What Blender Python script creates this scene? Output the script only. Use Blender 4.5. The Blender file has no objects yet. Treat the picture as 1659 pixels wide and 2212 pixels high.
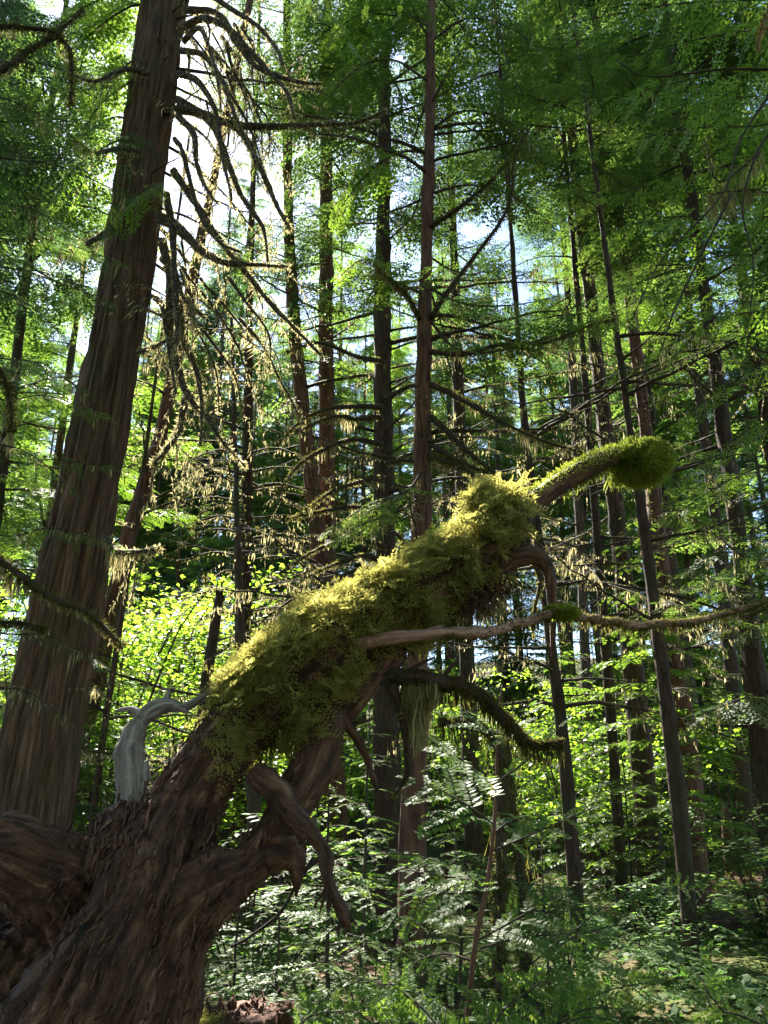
import bpy, math, random
import numpy as np
from mathutils import Vector, Matrix

# ------------------------------------------------------------------ camera, sky, sun, exposure
C = bpy.context.scene
COL = C.collection
PITCH = math.radians(20.0)
F = 1671.0                      # focal length in units of the 1659 x 2212 reading of the photograph
CAM = np.array([0.0, 0.0, 1.6])
cam_d = bpy.data.cameras.new('camera')
cam = bpy.data.objects.new('camera', cam_d); COL.objects.link(cam)
cam.location = CAM; cam.rotation_euler = (math.radians(90) + PITCH, 0, 0)
cam_d.sensor_fit = 'VERTICAL'; cam_d.sensor_height = 24.0
cam_d.lens = 24.0 * F / 2212.0
cam_d.clip_start = 0.05; cam_d.clip_end = 2000
C.camera = cam

SUN = np.array([-0.268, 0.746, 0.874]); SUN /= np.linalg.norm(SUN)
SUN_EL = math.asin(SUN[2]); SUN_AZ = math.atan2(SUN[0], SUN[1])
w = bpy.data.worlds.new('World'); C.world = w; w.use_nodes = True
nt = w.node_tree; bg = nt.nodes['Background']
sky = nt.nodes.new('ShaderNodeTexSky'); sky.sky_type = 'NISHITA'; sky.sun_disc = False
sky.sun_elevation = SUN_EL; sky.sun_rotation = SUN_AZ
sky.dust_density = 0.3; sky.air_density = 1.0; sky.ozone_density = 1.5
nt.links.new(sky.outputs[0], bg.inputs[0]); bg.inputs[1].default_value = 0.06
sd = bpy.data.lights.new('sun', 'SUN'); sd.energy = 5.0; sd.angle = math.radians(0.53); sd.color = (1.0, 0.93, 0.82)
so = bpy.data.objects.new('sun', sd); COL.objects.link(so)
so.rotation_euler = Vector(SUN).to_track_quat('Z', 'Y').to_euler(); so.location = (-6, 10, 30)
C.view_settings.view_transform = 'Standard'; C.view_settings.look = 'None'
C.view_settings.exposure = 2.75; C.view_settings.gamma = 1.0; C.view_settings.use_curve_mapping = False
cy = C.cycles
cy.max_bounces = 5; cy.diffuse_bounces = 3; cy.glossy_bounces = 2; cy.transmission_bounces = 3
cy.caustics_reflective = False; cy.caustics_refractive = False
cy.sample_clamp_indirect = 6.0
cy.use_adaptive_sampling = True; cy.adaptive_threshold = 0.02
cy.use_denoising = True

# ------------------------------------------------------------------ numeric helpers
RNG = np.random.default_rng(7)
UP = np.array([0, 0, 1.0])

def k_at(x, y, Y):
    dy = (1106.0 - y) / F
    return Y / (math.cos(PITCH) - dy * math.sin(PITCH))
def W(x, y, Y):
    """point of the place seen at (x, y) of the photograph, Y metres ahead"""
    dx = (x - 829.5) / F; dy = (1106.0 - y) / F
    k = k_at(x, y, Y)
    return np.array([dx * k, Y, CAM[2] + k * (math.sin(PITCH) + dy * math.cos(PITCH))])
def WR(x, y, Y, r):
    return W(x, y, Y), r * k_at(x, y, Y) / F
def pix(P):
    d = P - CAM
    dep = d[:, 1] * math.cos(PITCH) + d[:, 2] * math.sin(PITCH)
    v = -d[:, 1] * math.sin(PITCH) + d[:, 2] * math.cos(PITCH)
    return 829.5 + F * d[:, 0] / dep, 1106 - F * v / dep
def nrm(a):
    return a / np.maximum(np.linalg.norm(a, axis=-1, keepdims=True), 1e-9)

def _h(i, j, k):
    n = (i.astype(np.int64) * 374761393 + j.astype(np.int64) * 668265263 + k.astype(np.int64) * 1274126177) & 0xffffffff
    n = ((n ^ (n >> 13)) * 1103515245) & 0xffffffff
    n = ((n ^ (n >> 15)) * 668265263) & 0xffffffff
    return ((n ^ (n >> 16)) & 0xffff) / 65535.0
def vnoise(p):
    p = np.asarray(p, float); i = np.floor(p).astype(np.int64); f = p - i; f = f * f * (3 - 2 * f)
    r = 0
    for a in (0, 1):
        for b in (0, 1):
            for c in (0, 1):
                wgt = (f[:, 0] if a else 1 - f[:, 0]) * (f[:, 1] if b else 1 - f[:, 1]) * (f[:, 2] if c else 1 - f[:, 2])
                r = r + wgt * _h(i[:, 0] + a, i[:, 1] + b, i[:, 2] + c)
    return r * 2 - 1
def fbm(p, o=3):
    p = np.asarray(p, float); s = 0; a = 1
    for q in range(o):
        s = s + a * vnoise(p + 17.3 * q); p = p * 2.03; a *= .5
    return s

def ground_z(x, y):
    x = np.asarray(x, float); y = np.asarray(y, float)
    p = np.stack([x * .13, y * .13, np.zeros_like(x)], -1).reshape(-1, 3)
    n = (vnoise(p) * .32 + vnoise(p * 3.1 + 5) * .13).reshape(x.shape)
    t = np.clip((y - 20) / 60, 0, 1)
    s = np.clip((x - 3.5) / 9, 0, 1) * np.clip((y - 8) / 8, 0, 1)
    near = np.clip((np.hypot(x, y) - 1.5) / 3, 0, 1)
    return n * near + 13 * t * t * (3 - 2 * t) + .9 * s

# ------------------------------------------------------------------ mesh builder
class MB:
    def __init__(s):
        s.v = []; s.q = []; s.t = []; s.qm = []; s.tm = []; s.tc = []; s.n = 0
    def add(s, v, q=None, t=None, mat=0, tc=None):
        v = np.asarray(v, float).reshape(-1, 3)
        if not len(v): return
        s.v.append(v)
        s.tc.append(np.zeros((len(v), 3)) if tc is None else np.asarray(tc, float).reshape(-1, 3))
        if q is not None and len(q):
            q = np.asarray(q).reshape(-1, 4); s.q.append(q + s.n); s.qm.append(np.full(len(q), mat))
        if t is not None and len(t):
            t = np.asarray(t).reshape(-1, 3); s.t.append(t + s.n); s.tm.append(np.full(len(t), mat))
        s.n += len(v)
    def arrays(s):
        v = np.concatenate(s.v); tc = np.concatenate(s.tc)
        return v, tc
    def mesh(s, name, mats, smooth=True):
        me = bpy.data.meshes.new(name)
        v, tc = s.arrays()
        q = np.concatenate(s.q) if s.q else np.zeros((0, 4), int)
        t = np.concatenate(s.t) if s.t else np.zeros((0, 3), int)
        qm = np.concatenate(s.qm) if s.qm else np.zeros(0, int)
        tm = np.concatenate(s.tm) if s.tm else np.zeros(0, int)
        me.vertices.add(len(v)); me.vertices.foreach_set('co', v.astype(np.float32).ravel())
        me.loops.add(len(q) * 4 + len(t) * 3)
        me.loops.foreach_set('vertex_index', np.concatenate([q.ravel(), t.ravel()]).astype(np.int32))
        me.polygons.add(len(q) + len(t))
        me.polygons.foreach_set('loop_start', np.concatenate([np.arange(len(q)) * 4, len(q) * 4 + np.arange(len(t)) * 3]).astype(np.int32))
        me.polygons.foreach_set('material_index', np.concatenate([qm, tm]).astype(np.int32))
        me.polygons.foreach_set('use_smooth', np.full(len(q) + len(t), smooth))
        a = me.attributes.new('tc', 'FLOAT_VECTOR', 'POINT'); a.data.foreach_set('vector', tc.astype(np.float32).ravel())
        for m in (mats if isinstance(mats, (list, tuple)) else [mats]): me.materials.append(m)
        me.update(calc_edges=True)
        return me
    def build(s, name, mats, parent=None, smooth=True):
        o = bpy.data.objects.new(name, s.mesh(name, mats, smooth)); COL.objects.link(o)
        if parent is not None:
            o.parent = parent
            o.matrix_parent_inverse = parent_matrix(parent).inverted()
        return o
def parent_matrix(o):
    m = o.matrix_basis.copy()
    if o.parent is not None: m = parent_matrix(o.parent) @ o.matrix_parent_inverse @ m
    return m
def tag(o, label=None, cat=None, group=None, kind=None):
    if label: o['label'] = label
    if cat: o['category'] = cat
    if group: o['group'] = group
    if kind: o['kind'] = kind
    return o
def empty(name, loc, rz=0):
    o = bpy.data.objects.new(name, None); COL.objects.link(o)
    o.location = tuple(loc); o.rotation_euler = (0, 0, rz); o.empty_display_size = .2
    return o
def link_mesh(name, me, parent, mat4=None):
    """object sharing mesh data, placed in the parent's own space"""
    o = bpy.data.objects.new(name, me); COL.objects.link(o); o.parent = parent
    if mat4 is not None: o.matrix_basis = mat4
    return o

def curve(pts, step, rad=None):
    """Catmull-Rom through pts, resampled about every `step`"""
    P = np.asarray(pts, float); R = None if rad is None else np.asarray(rad, float)
    if len(P) < 3:
        n = max(2, int(np.linalg.norm(P[-1] - P[0]) / step) + 1); t = np.linspace(0, 1, n)[:, None]
        Q = P[0] + (P[-1] - P[0]) * t
        return (Q, R[0] + (R[-1] - R[0]) * t[:, 0]) if R is not None else Q
    E = np.vstack([2 * P[0] - P[1], P, 2 * P[-1] - P[-2]])
    out = []; ro = []
    for i in range(len(P) - 1):
        n = max(1, int(round(np.linalg.norm(P[i + 1] - P[i]) / step)))
        t = np.arange(n)[:, None] / n
        a, b, c, d = E[i], E[i + 1], E[i + 2], E[i + 3]
        out.append(.5 * (2 * b + (c - a) * t + (2 * a - 5 * b + 4 * c - d) * t ** 2 + (3 * b - a - 3 * c + d) * t ** 3))
        if R is not None: ro.append(R[i] + (R[i + 1] - R[i]) * (t[:, 0] ** 2 * (3 - 2 * t[:, 0])))
    out.append(P[-1:]); Q = np.vstack(out)
    if R is not None: return Q, np.concatenate(ro + [R[-1:]])
    return Q
def frames(P):
    T = nrm(np.gradient(P, axis=0)); N = np.zeros_like(T)
    a = np.array([1, 0, 0.]) if abs(T[0][0]) < .8 else np.array([0, 1., 0])
    n = nrm(a - T[0] * (a @ T[0]))
    for i in range(len(P)):
        n = n - T[i] * (n @ T[i]); n = n / max(np.linalg.norm(n), 1e-9); N[i] = n
    return T, N, np.cross(T, N)
def tube(mb, P, R, n=8, mat=0, rough=0.0, rf=(9, 2), flute=None, cap=True, seed=0.0, ridge=0.0):
    P = np.asarray(P, float); R = np.asarray(R, float) * np.ones(len(P))
    T, N, B = frames(P); th = np.arange(n) * 2 * math.pi / n
    c, s_ = np.cos(th), np.sin(th)
    L = np.concatenate([[0], np.cumsum(np.linalg.norm(np.diff(P, axis=0), axis=1))])
    rr = R[:, None] * np.ones((1, n))
    tc = np.stack([c[None] * R[:, None], s_[None] * R[:, None], L[:, None] * np.ones((1, n))], -1)
    if rough or flute is not None:
        q = (tc * np.array([rf[0], rf[0], rf[1]]) + seed).reshape(-1, 3)
        rr = rr + (fbm(q, 3) * rough).reshape(rr.shape)
        if flute is not None: rr = rr * (1 + flute(th[None], L[:, None]))
    if ridge:
        g = (1 - np.abs(vnoise((tc * np.array([13, 13, .55]) + seed).reshape(-1, 3)))) ** 5 + .6 * (1 - np.abs(vnoise((tc * np.array([27, 27, 1.3]) + seed + 9).reshape(-1, 3)))) ** 5
        rr = rr - ridge * g.reshape(rr.shape)
    V = P[:, None] + rr[..., None] * (c[None, :, None] * N[:, None] + s_[None, :, None] * B[:, None])
    m = len(P); i = np.arange(m - 1)[:, None] * n; j = np.arange(n)[None]; j2 = (j + 1) % n
    q = np.stack([i + j, i + j2, i + n + j2, i + n + j], -1).reshape(-1, 4)
    V = V.reshape(-1, 3); tc = tc.reshape(-1, 3); t = None
    if cap:
        V = np.vstack([V, P[-1], P[0]]); tc = np.vstack([tc, [0, 0, L[-1]], [0, 0, 0]])
        a = np.arange(n); b = (a + 1) % n
        t = np.vstack([np.stack([(m - 1) * n + a, (m - 1) * n + b, np.full(n, m * n)], -1), np.stack([b, a, np.full(n, m * n + 1)], -1)])
    mb.add(V, q, t, mat, tc)

# leaf templates: diamonds in the x (along) / y (side) / z (normal) frame of a unit-long twig
def diamond(b, d, l, wd, z=UP):
    d = nrm(np.asarray(d, float)); p = nrm(np.cross(z, d)); b = np.asarray(b, float)
    return np.array([b, b + d * l * .45 + p * wd, b + d * l, b + d * l * .45 - p * wd])
def spray(m, ang=55, lf=.3, wf=.045, taper=.65, droop=.12, sag=.1, seed=0, tip=True):
    r = np.random.default_rng(seed); out = []
    for i in range(m):
        x = .06 + .9 * i / max(1, m - 1)
        for sg in (1, -1):
            a = math.radians(ang + r.uniform(-9, 9)); l = lf * (1 - taper * x) * r.uniform(.75, 1.15)
            xx = x + r.uniform(-.3, .3) / m
            out.append(diamond((xx, 0, -droop * xx * xx), (math.cos(a), sg * math.sin(a), -sag + r.uniform(-.22, .22)), l, wf * r.uniform(.8, 1.2), nrm(np.array([r.uniform(-.35, .35), r.uniform(-.35, .35), 1]))))
    if tip: out.append(diamond((.9, 0, -droop * .81), (1, 0, -.2), lf * .5, wf))
    return np.array(out)                                         # (leaves, 4, 3)
def spray2(m, m2, ang=50, lf=.36, wf=.02, droop=.12, seed=0):
    """twig whose side twigs carry leaflets of their own"""
    r = np.random.default_rng(seed); out = []
    for i in range(m):
        x = .05 + .92 * i / (m - 1)
        for sg in (1, -1):
            a = math.radians(ang + r.uniform(-7, 7)); l = lf * (1 - .75 * x) * r.uniform(.8, 1.12)
            b = np.array([x + (.4 / m if sg > 0 else 0), 0, -droop * x * x]); d = nrm(np.array([math.cos(a), sg * math.sin(a), -.1 + r.uniform(-.15, .15)]))
            k = max(2, int(m2 * (1 - .6 * x)))
            for j in range(k):
                t = (j + .6) / k; pb = b + d * l * t + np.array([0, 0, -.05 * t * t * l])
                for s2 in (1, -1):
                    aa = math.radians(42) * s2; d2 = np.array([d[0] * math.cos(aa) - d[1] * math.sin(aa), d[0] * math.sin(aa) + d[1] * math.cos(aa), d[2] + r.uniform(-.2, .2)])
                    out.append(diamond(pb, d2, l * .34 * (1 - .5 * t) + .02, wf * r.uniform(.8, 1.2)))
            out.append(diamond(b + d * l * .8, d, l * .3, wf))
    out.append(diamond((.93, 0, -droop * .9), (1, 0, -.1), .1, wf))
    return np.array(out)
def place(T, O, X, Z, S, roll=None, rng=RNG):
    """leaf template T (m,4,3) set at every origin; returns verts, quads, tc"""
    N = len(O); m = len(T)
    X = nrm(X); Y = nrm(np.cross(Z, X)); Zn = np.cross(X, Y)
    if roll is not None:
        c, s_ = np.cos(roll)[:, None], np.sin(roll)[:, None]; Y, Zn = Y * c + Zn * s_, Zn * c - Y * s_
    t = T.reshape(-1, 3)
    S = np.asarray(S, float).reshape(-1, 1, 1)
    V = O[:, None] + S * (t[None, :, 0:1] * X[:, None] + t[None, :, 1:2] * Y[:, None] + t[None, :, 2:3] * Zn[:, None])
    q = (np.arange(N * m * 4)).reshape(-1, 4)
    rnd = np.clip(rng.random((N, 1)) * .75 + rng.random((N, m)) * .25, 0, 1)
    tc = np.zeros((N, m, 4, 3)); tc[..., 0] = rnd[..., None]; tc[..., 1] = t.reshape(m, 4, 3)[None, ..., 0]
    return V.reshape(-1, 3), q, tc.reshape(-1, 3)
def twigs_along(P, T, rng, spacing, tl, ang=58, start=.12, drop=.25, env=None, jit=.25, flat=UP):
    """side twigs in one plane left and right of the path P; returns verts, quads, tc"""
    seg = np.linalg.norm(np.diff(P, axis=0), axis=1); L = np.concatenate([[0], np.cumsum(seg)]); tot = L[-1]
    s = np.arange(start * tot, tot, spacing); n = len(s)
    if n < 1: return np.zeros((0, 3)), np.zeros((0, 4), int), np.zeros((0, 3))
    s = np.clip(s + rng.uniform(-.4, .4, n) * spacing, 0, tot)
    O = np.stack([np.interp(s, L, P[:, k]) for k in range(3)], -1)
    tg = nrm(np.gradient(P, axis=0)); X0 = nrm(np.stack([np.interp(s, L, tg[:, k]) for k in range(3)], -1))
    sg = np.where(np.arange(n) % 2 == 0, 1, -1)[:, None]
    side = nrm(np.cross(flat + 0 * X0, X0))
    a = np.radians(ang + rng.uniform(-12, 12, n))[:, None]
    X = X0 * np.cos(a) + side * sg * np.sin(a) + rng.normal(0, jit * .5, (n, 3)); X[:, 2] -= drop * rng.uniform(.3, 1.4, n)
    u = s / tot
    e = (np.minimum(1, u / .25 + .35) * (1 - u) ** .6 + .12) if env is None else env(u)
    S = tl * e * rng.uniform(.65, 1.2, n)
    # the tip itself
    O = np.vstack([O, P[-1] - tg[-1] * tl * .15]); X = np.vstack([X, tg[-1]]); S = np.append(S, tl * .35)
    Z = nrm(flat + rng.normal(0, jit, (n + 1, 3)))
    return place(T, O, X, Z, S, rng=rng)

T_FAR = [spray(13, 58, .36, .036, .62, .2, seed=s) for s in range(3)]
T_MID = [spray2(8, 3, 56, .42, .021, .2, seed=s) for s in range(3)]
T_YNG = [spray(14, 60, .34, .04, .62, .2, seed=s) for s in range(3)]
T_NEAR = [spray2(9, 4, 55, .42, .024, .15, seed=s) for s in range(3)]
T_CEDAR = [spray2(8, 4, 44, .52, .026, .28, seed=s + 9) for s in range(3)]
T_HEM = [spray(17, 66, .20, .034, .4, .1, sag=.02, seed=s + 4) for s in range(3)]
T_MOSS = [spray2(7, 3, 56, .55, .052, .75, seed=s + 20) for s in range(3)]
T_FERN = [spray(26, 78, .26, .03, .72, .45, sag=.05, seed=s + 30) for s in range(3)]

def strands(mb, O, L, wd, mat=0, rng=RNG, lean=.18):
    """hanging beard: tapered wisps under the points O"""
    N = len(O)
    if not N: return
    L = L * rng.uniform(.35, 1.25, N); a = rng.uniform(0, 2 * math.pi, N)
    S = np.stack([np.cos(a), np.sin(a), np.zeros(N)], -1) * (wd * rng.uniform(.5, 1.4, N))[:, None]
    D = np.stack([rng.normal(0, lean, N), rng.normal(0, lean, N), -np.ones(N)], -1) * L[:, None]
    O2 = O + D * .5 + rng.normal(0, .06, (N, 3)) * L[:, None]
    V = np.stack([O, O2 + S, O + D, O2 - S], 1)
    tc = np.zeros((N, 4, 3)); tc[..., 0] = rng.random((N, 1)); tc[:, 2, 1] = 1
    mb.add(V.reshape(-1, 3), np.arange(N * 4).reshape(-1, 4), None, mat, tc)
def fuzz(mb, P, R, cnt, ln, wd, mat=0, rng=RNG, hang=.4, thick=.75):
    """moss blades round a limb"""
    T, N, B = frames(P); i = rng.integers(0, len(P), cnt); th = rng.uniform(0, 2 * math.pi, cnt)
    nv = np.cos(th)[:, None] * N[i] + np.sin(th)[:, None] * B[i]
    j = np.minimum(i + 1, len(P) - 1); O = P[i] + (P[j] - P[i]) * rng.random((cnt, 1)) + nv * (R[i] * thick)[:, None]
    D = nrm(nv + T[i] * rng.normal(0, .5, (cnt, 1)) + rng.normal(0, .25, (cnt, 3)) - UP * hang) * (ln * rng.uniform(.4, 1.3, cnt))[:, None]
    S = nrm(np.cross(D, rng.normal(0, 1, (cnt, 3)))) * (wd * rng.uniform(.6, 1.3, cnt))[:, None]
    V = np.stack([O, O + D * .45 + S, O + D, O + D * .45 - S], 1)
    tc = np.zeros((cnt, 4, 3)); tc[..., 0] = rng.random((cnt, 1))
    mb.add(V.reshape(-1, 3), np.arange(cnt * 4).reshape(-1, 4), None, mat, tc)

# ------------------------------------------------------------------ materials
def newmat(name):
    m = bpy.data.materials.new(name); m.use_nodes = True; t = m.node_tree
    for n in list(t.nodes): t.nodes.remove(n)
    return m, t, t.nodes.new('ShaderNodeOutputMaterial')
def nd(t, typ, **kw):
    n = t.nodes.new(typ)
    for k, v in kw.items(): setattr(n, k, v)
    return n
def leafmat(name, ca, cb, ta, tb, rough=.45, trans=.5, spec=.5):
    m, t, out = newmat(name)
    at = nd(t, 'ShaderNodeAttribute', attribute_name='tc'); sp = nd(t, 'ShaderNodeSeparateXYZ'); t.links.new(at.outputs['Vector'], sp.inputs[0])
    def mix(a, b):
        n = nd(t, 'ShaderNodeMix', data_type='RGBA'); n.inputs[6].default_value = (*a, 1); n.inputs[7].default_value = (*b, 1)
        t.links.new(sp.outputs[0], n.inputs[0]); return n.outputs[2]
    p = nd(t, 'ShaderNodeBsdfPrincipled'); p.inputs['Roughness'].default_value = rough
    p.inputs['Specular IOR Level'].default_value = spec
    t.links.new(mix(ca, cb), p.inputs['Base Color'])
    tr = nd(t, 'ShaderNodeBsdfTranslucent'); t.links.new(mix(ta, tb), tr.inputs[0])
    mx = nd(t, 'ShaderNodeMixShader'); mx.inputs[0].default_value = trans
    t.links.new(p.outputs[0], mx.inputs[1]); t.links.new(tr.outputs[0], mx.inputs[2]); t.links.new(mx.outputs[0], out.inputs[0])
    return m
def barkmat(name, cols, sc=(14, 14, 2.2), bump=.6, rough=.85, moss=None, mossamt=.5, dist=.02, fine=60.0):
    m, t, out = newmat(name)
    at = nd(t, 'ShaderNodeAttribute', attribute_name='tc')
    mp = nd(t, 'ShaderNodeMapping'); mp.inputs['Scale'].default_value = sc; t.links.new(at.outputs['Vector'], mp.inputs[0])
    n1 = nd(t, 'ShaderNodeTexNoise'); n1.inputs['Scale'].default_value = 1.0; n1.inputs['Detail'].default_value = 8; n1.inputs['Roughness'].default_value = .65
    n1.inputs['Distortion'].default_value = .4
    t.links.new(mp.outputs[0], n1.inputs[0])
    r = nd(t, 'ShaderNodeValToRGB'); e = r.color_ramp.elements
    e[0].position = .32; e[0].color = (*cols[0], 1); e[1].position = .72; e[1].color = (*cols[-1], 1)
    for i, c in enumerate(cols[1:-1]):
        x = e.new(.32 + .4 * (i + 1) / (len(cols) - 1)); x.color = (*c, 1)
    t.links.new(n1.outputs[0], r.inputs[0]); col = r.outputs[0]
    geo = nd(t, 'ShaderNodeNewGeometry')
    n2 = nd(t, 'ShaderNodeTexNoise'); n2.inputs['Scale'].default_value = 2.3; n2.inputs['Detail'].default_value = 5; t.links.new(geo.outputs['Position'], n2.inputs[0])
    if moss:
        rr = nd(t, 'ShaderNodeMapRange'); rr.inputs[1].default_value = 1 - mossamt - .12; rr.inputs[2].default_value = 1 - mossamt + .12
        t.links.new(n2.outputs[0], rr.inputs[0])
        mx = nd(t, 'ShaderNodeMix', data_type='RGBA'); t.links.new(rr.outputs[0], mx.inputs[0]); t.links.new(col, mx.inputs[6]); mx.inputs[7].default_value = (*moss, 1)
        col = mx.outputs[2]
    n3 = nd(t, 'ShaderNodeTexNoise'); n3.inputs['Scale'].default_value = fine; n3.inputs['Detail'].default_value = 4; t.links.new(geo.outputs['Position'], n3.inputs[0])
    ad = nd(t, 'ShaderNodeMath', operation='MULTIPLY_ADD'); ad.inputs[1].default_value = .3; t.links.new(n3.outputs[0], ad.inputs[0]); t.links.new(n1.outputs[0], ad.inputs[2])
    b = nd(t, 'ShaderNodeBump'); b.inputs['Strength'].default_value = bump; b.inputs['Distance'].default_value = dist; t.links.new(ad.outputs[0], b.inputs['Height'])
    p = nd(t, 'ShaderNodeBsdfPrincipled'); p.inputs['Roughness'].default_value = rough; p.inputs['Specular IOR Level'].default_value = .3
    t.links.new(col, p.inputs['Base Color']); t.links.new(b.outputs[0], p.inputs['Normal']); t.links.new(p.outputs[0], out.inputs[0])
    return m
M = {}
M['hemlock'] = leafmat('hemlock_needles', (.032, .065, .018), (.055, .09, .024), (.11, .22, .03), (.22, .33, .05), .5, .5)
M['fir'] = leafmat('fir_needles', (.024, .052, .022), (.04, .07, .026), (.055, .13, .035), (.11, .20, .05), .5, .45)
M['cedar'] = leafmat('cedar_scales', (.035, .08, .018), (.06, .12, .022), (.20, .38, .03), (.32, .48, .05), .42, .5)
M['rust'] = leafmat('dead_cedar_scales', (.16, .06, .02), (.25, .10, .035), (.35, .13, .03), (.45, .2, .05), .6, .45)
M['maple'] = leafmat('maple_leaf', (.05, .11, .02), (.08, .14, .025), (.32, .58, .04), (.48, .70, .06), .4, .6)
M['shrub'] = leafmat('huckleberry_leaf', (.04, .095, .03), (.07, .13, .04), (.16, .36, .06), (.30, .50, .08), .55, .5, .25)
M['sapling'] = leafmat('sapling_needles', (.05, .11, .024), (.085, .14, .038), (.17, .34, .04), (.32, .47, .06), .5, .5, .25)
M['fern'] = leafmat('fern_frond', (.032, .075, .02), (.055, .105, .026), (.11, .26, .035), (.18, .35, .045), .6, .4, .2)
M['moss_gold'] = leafmat('feather_moss', (.11, .115, .03), (.24, .225, .065), (.40, .40, .09), (.72, .66, .20), .8, .5, .1)
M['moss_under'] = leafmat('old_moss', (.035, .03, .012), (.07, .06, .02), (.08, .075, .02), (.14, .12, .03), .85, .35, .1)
M['moss_club'] = leafmat('cushion_moss', (.06, .085, .012), (.10, .125, .02), (.34, .44, .05), (.56, .62, .10), .75, .5, .15)
M['beard'] = leafmat('hanging_beard_moss', (.14, .135, .06), (.24, .22, .11), (.42, .38, .17), (.62, .55, .28), .8, .55, .1)
M['moss_dark'] = leafmat('limb_moss', (.05, .055, .016), (.09, .09, .028), (.16, .16, .035), (.26, .24, .06), .8, .45, .1)
M['cedar_bark'] = barkmat('cedar_bark', [(.025, .015, .010), (.11, .066, .042), (.24, .155, .10)], (26, 26, 1.5), 1.0, dist=.035, moss=(.05, .055, .02), mossamt=.36)
M['bark'] = barkmat('conifer_bark', [(.02, .013, .01), (.075, .05, .037), (.14, .10, .075)], (22, 22, 5), .8, moss=(.04, .048, .018), mossamt=.38, dist=.04)
M['bark_red'] = barkmat('reddish_bark', [(.03, .014, .01), (.12, .06, .04), (.20, .115, .08)], (20, 20, 3), 1.0, moss=(.05, .05, .02), mossamt=.33)
M['bark_dark'] = barkmat('dark_bark', [(.012, .008, .006), (.048, .029, .019), (.09, .057, .038)], (26, 26, 6), .8, moss=(.035, .042, .016), mossamt=.4)
M['twig'] = barkmat('twig_bark', [(.02, .015, .01), (.05, .038, .028), (.09, .07, .05)], (60, 60, 10), .3)
M['deadwood'] = barkmat('weathered_wood', [(.007, .004, .0025), (.062, .028, .015), (.14, .07, .04), (.33, .205, .135)], (38, 38, 6.5), 1.0, .6, dist=.03, fine=140, moss=(.035, .03, .014), mossamt=.3)
M['greywood'] = barkmat('silver_wood', [(.045, .038, .032), (.22, .195, .175), (.42, .385, .35)], (75, 75, 4), 1.0, .7, dist=.01)
M['pinkwood'] = barkmat('bare_pinkish_wood', [(.10, .05, .035), (.30, .18, .14), (.42, .30, .25)], (50, 50, 4), .6, .5, dist=.006)
M['rotwood'] = barkmat('rotten_red_wood', [(.02, .009, .006), (.085, .034, .02), (.17, .085, .05)], (30, 30, 5), 1.0, .85, dist=.015)
M['soil'] = None
def groundmat():
    m, t, out = newmat('forest_floor')
    geo = nd(t, 'ShaderNodeNewGeometry')
    n1 = nd(t, 'ShaderNodeTexNoise'); n1.inputs['Scale'].default_value = .55; n1.inputs['Detail'].default_value = 7; t.links.new(geo.outputs['Position'], n1.inputs[0])
    n2 = nd(t, 'ShaderNodeTexNoise'); n2.inputs['Scale'].default_value = 14; n2.inputs['Detail'].default_value = 8; t.links.new(geo.outputs['Position'], n2.inputs[0])
    r1 = nd(t, 'ShaderNodeValToRGB'); e = r1.color_ramp.elements; e[0].position = .35; e[0].color = (.035, .02, .012, 1); e[1].position = .7; e[1].color = (.15, .10, .06, 1)
    t.links.new(n2.outputs[0], r1.inputs[0])
    r2 = nd(t, 'ShaderNodeValToRGB'); e = r2.color_ramp.elements; e[0].position = .3; e[0].color = (.03, .045, .012, 1); e[1].position = .7; e[1].color = (.09, .11, .025, 1)
    t.links.new(n2.outputs[0], r2.inputs[0])
    mr = nd(t, 'ShaderNodeMapRange'); mr.inputs[1].default_value = .42; mr.inputs[2].default_value = .56; t.links.new(n1.outputs[0], mr.inputs[0])
    mx = nd(t, 'ShaderNodeMix', data_type='RGBA'); t.links.new(mr.outputs[0], mx.inputs[0]); t.links.new(r1.outputs[0], mx.inputs[6]); t.links.new(r2.outputs[0], mx.inputs[7])
    b = nd(t, 'ShaderNodeBump'); b.inputs['Strength'].default_value = .9; b.inputs['Distance'].default_value = .06; t.links.new(n2.outputs[0], b.inputs['Height'])
    p = nd(t, 'ShaderNodeBsdfPrincipled'); p.inputs['Roughness'].default_value = .95; p.inputs['Specular IOR Level'].default_value = .15
    t.links.new(mx.outputs[2], p.inputs[0]); t.links.new(b.outputs[0], p.inputs['Normal']); t.links.new(p.outputs[0], out.inputs[0])
    return m
M['soil'] = groundmat()

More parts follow.
